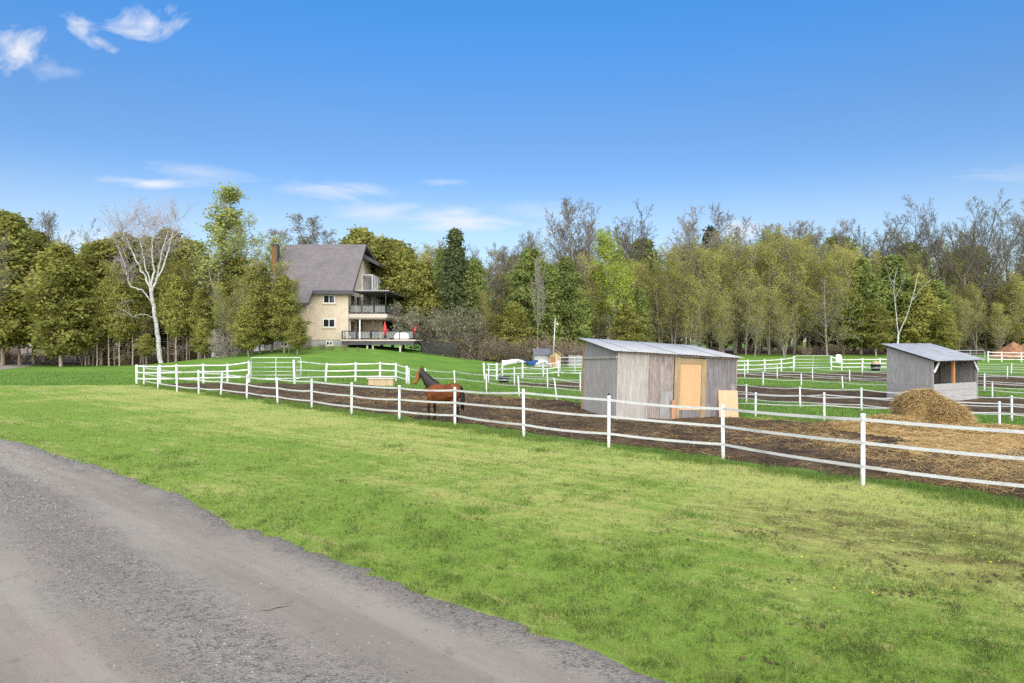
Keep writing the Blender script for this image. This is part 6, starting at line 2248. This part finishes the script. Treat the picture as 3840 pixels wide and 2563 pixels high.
tub(-.55, 46.6, .38, .42, 'black round water tub in the grass near the blankets')
tub(34.9, 65.5, .45, .62, 'black tub heaped with hay by the far board fence', True)
bx_ = empty('feed_box', (-9.1, 43.2, tz(-9, 43)), 0, 'tan wooden feed box with a lid behind the front fence', 'box')
M_BOXW = wood('tan_box_boards', (.40, .29, .16), (.54, .41, .26), (.44, .33, .2))
for k in range(4):
    MB().box(.02 + k * .385, .395 + k * .385, -.012 - .003 * (k % 2), .02, 0, .42).build('board', M_BOXW, bx_)
MB().box(0, 1.58, .022, .7, 0, .42).build('body', M_BOXW, bx_)
MB().box(-.06, 1.64, -.07, .75, .425, .475).build('lid', pmat('pale_box_lid', (.50, .44, .35), (.60, .54, .44), 5, rough=.85), bx_)
sk = MB().prism([(-.28, 0), (.28, .02), (.30, .5), (.24, .78), (-.22, .8), (-.30, .45)], 'y', -.05, .05).build('feed_sack', M_CLOTHW, None, .03)
sk.location = (31.7, 66.25, .75)
tag(sk, 'white feed sack hung on the far fence beside the gate', 'sack')
# earth heap at the right edge
hm = MB()
me = None
xx, yy = np.meshgrid(np.linspace(-4.5, 4.5, 46), np.linspace(-2.5, 2.5, 26))
dd = np.hypot(xx / 4.2, yy / 2.3)
hh = 2.0 * np.clip(1 - dd ** 1.8, 0, 1) * (.7 + .6 * fbm(xx * 1.1 + 9, yy * 1.1, 4))
me = grid_mesh('earth_heap', xx, yy, hh - .08)
eh = link('earth_heap', me, None, pmat('red_earth', (.15, .075, .04), (.30, .15, .075), 1.6, rough=.95, bump=.6, bdist=.1))
eh.location = (68.5, 92, tz(68.5, 92))
tag(eh, 'reddish-brown earth heap at the foot of the wood, right edge', 'earth heap')


# ------------------------------------------------------------------ white building and parked cars behind the left clump
M_WSID = pmat('white_lap_siding', (.66, .67, .68), (.76, .77, .78), 4, (1, 1, 9), rough=.7)
bx0, by0 = -65.0, 112.0
bz = tz(-52, 112) - .4
wb = empty('white_building', (bx0, by0, bz), R(-4), 'long white building glimpsed between the trunks of the left clump', 'building')
MB().box(0, 30, 0, 9, 0, 6.3).build('wall', M_WSID, wb)
MB().prism([(-.6, 6.2), (4.5, 8.3), (9.6, 6.2), (9.6, 6.05), (4.5, 8.1), (-.6, 6.05)], 'x', -.5, 30.5).build('roof', M_SHING, wb)
for x in (4, 9, 15.5, 21, 26):
    w = MB().box(x, x + 1.4, -.05, -.003, 3.3, 4.7).build('window', M_WINFR, wb)
    MB().box(x + .09, x + .66, -.065, -.053, 3.4, 4.6).build('pane', M_GLASS, w)
    MB().box(x + .74, x + 1.31, -.065, -.053, 3.4, 4.6).build('pane', M_GLASS, w)
w = MB().box(12, 13.1, -.05, -.003, 0, 2.3).build('door', M_FASCIA, wb)
MB().box(12.9, 12.98, -.10, -.052, 1.0, 1.12).build('handle', M_GALV, w)


def car(x, y, rz, label, paint, suv=False):
    c_ = empty('parked_car', (x, y, tz(x, y)), rz, label, 'car', 'cars parked behind the left clump')
    hh_ = 1.75 if suv else 1.45
    low = [(-2.25, .35), (-2.3, .6), (-2.2, .85), (-1.2, .98), (1.6, 1.0), (2.15, .92), (2.25, .6), (2.2, .35)]
    MB().prism(low, 'y', -.88, .88).build('body', paint, c_, .05)
    cab = [(-1.25, .97), (-.55, hh_ - .04), (-.3, hh_), (1.25 if suv else .8, hh_), (2.0 if suv else 1.6, .98)]
    MB().prism([(a, b_) for a, b_ in cab], 'y', -.76, .76).build('cabin', M_GLASS, c_, .03)
    MB().prism([(-.5, hh_ - .01), (1.2 if suv else .75, hh_ - .01), (1.15 if suv else .7, hh_ + .05), (-.4, hh_ + .05)], 'y', -.74, .74).build('roof', paint, c_, .02)
    for px2 in (-.5, .45):
        for s_ in (-1, 1):
            MB().bar((px2, .77 * s_, .97), (px2 + .05, .775 * s_, hh_), .03, .09).build('pillar', paint, c_)
    for wx_ in (-1.4, 1.35):
        for s_ in (-1, 1):
            wh = MB().tube([(wx_, .70 * s_, .33), (wx_, .90 * s_, .33)], .33, 16).build('wheel', M_BLACKPL, c_)
            MB().tube([(wx_, .895 * s_, .33), (wx_, .91 * s_, .33)], .2, 12).build('rim', M_GALV, wh)
    for s_ in (-1, 1):
        MB().box(-2.29, -2.22, .5 * s_ - .18, .5 * s_ + .18, .66, .80).build('headlight', M_WINFR, c_)
    MB().box(-2.32, -2.26, -.3, .3, .45, .56).build('number_plate', M_WINFR, c_)


M_SILV = pmat('silver_car_paint', (.42, .44, .47), (.48, .50, .53), 2, rough=.25, metal=.5)
M_CARBL = pmat('black_car_paint', (.012, .013, .015), (.02, .02, .023), 2, rough=.2)
car(-74.8, 107.5, R(25), 'silver car parked at the top of the far lane', M_SILV)
car(-80.5, 112, R(20), 'dark suv parked behind the silver car on the far lane', M_CARBL, True)
car(-60.2, 104, R(8), 'black suv parked in front of the white building', M_CARBL, True)

# sticks on the driveway
M_STICK = pmat('dry_stick', (.16, .13, .10), (.28, .24, .2), 12, rough=.9)
for i, (x, y, a, l, lb) in enumerate([(-6.6, 10.1, .1, .62, 'dry forked stick lying on the driveway, farthest of three'), (-4.55, 7.75, -.9, .36, 'crooked pale stick on the driveway near the left edge'), (-2.45, 7.1, .5, .30, 'short thin stick lying in the middle of the driveway')]):
    rg = random.Random(i)
    b = MB()
    pts = [(l * (t - .5), rg.uniform(-.02, .02), .03 + rg.uniform(0, .015)) for t in (0, .25, .5, .75, 1)]
    b.tube(pts, [.006, .009, .009, .007, .004], 6)
    b.tube([pts[2], (pts[2][0] + .10, .06, .05), (pts[2][0] + .2, .08, .04)], [.006, .005, .002], 5)
    o = b.build('stick', M_STICK, None)
    o.location = (x, y, .0)
    o.rotation_euler = (0, 0, a)
    tag(o, lb, 'stick')
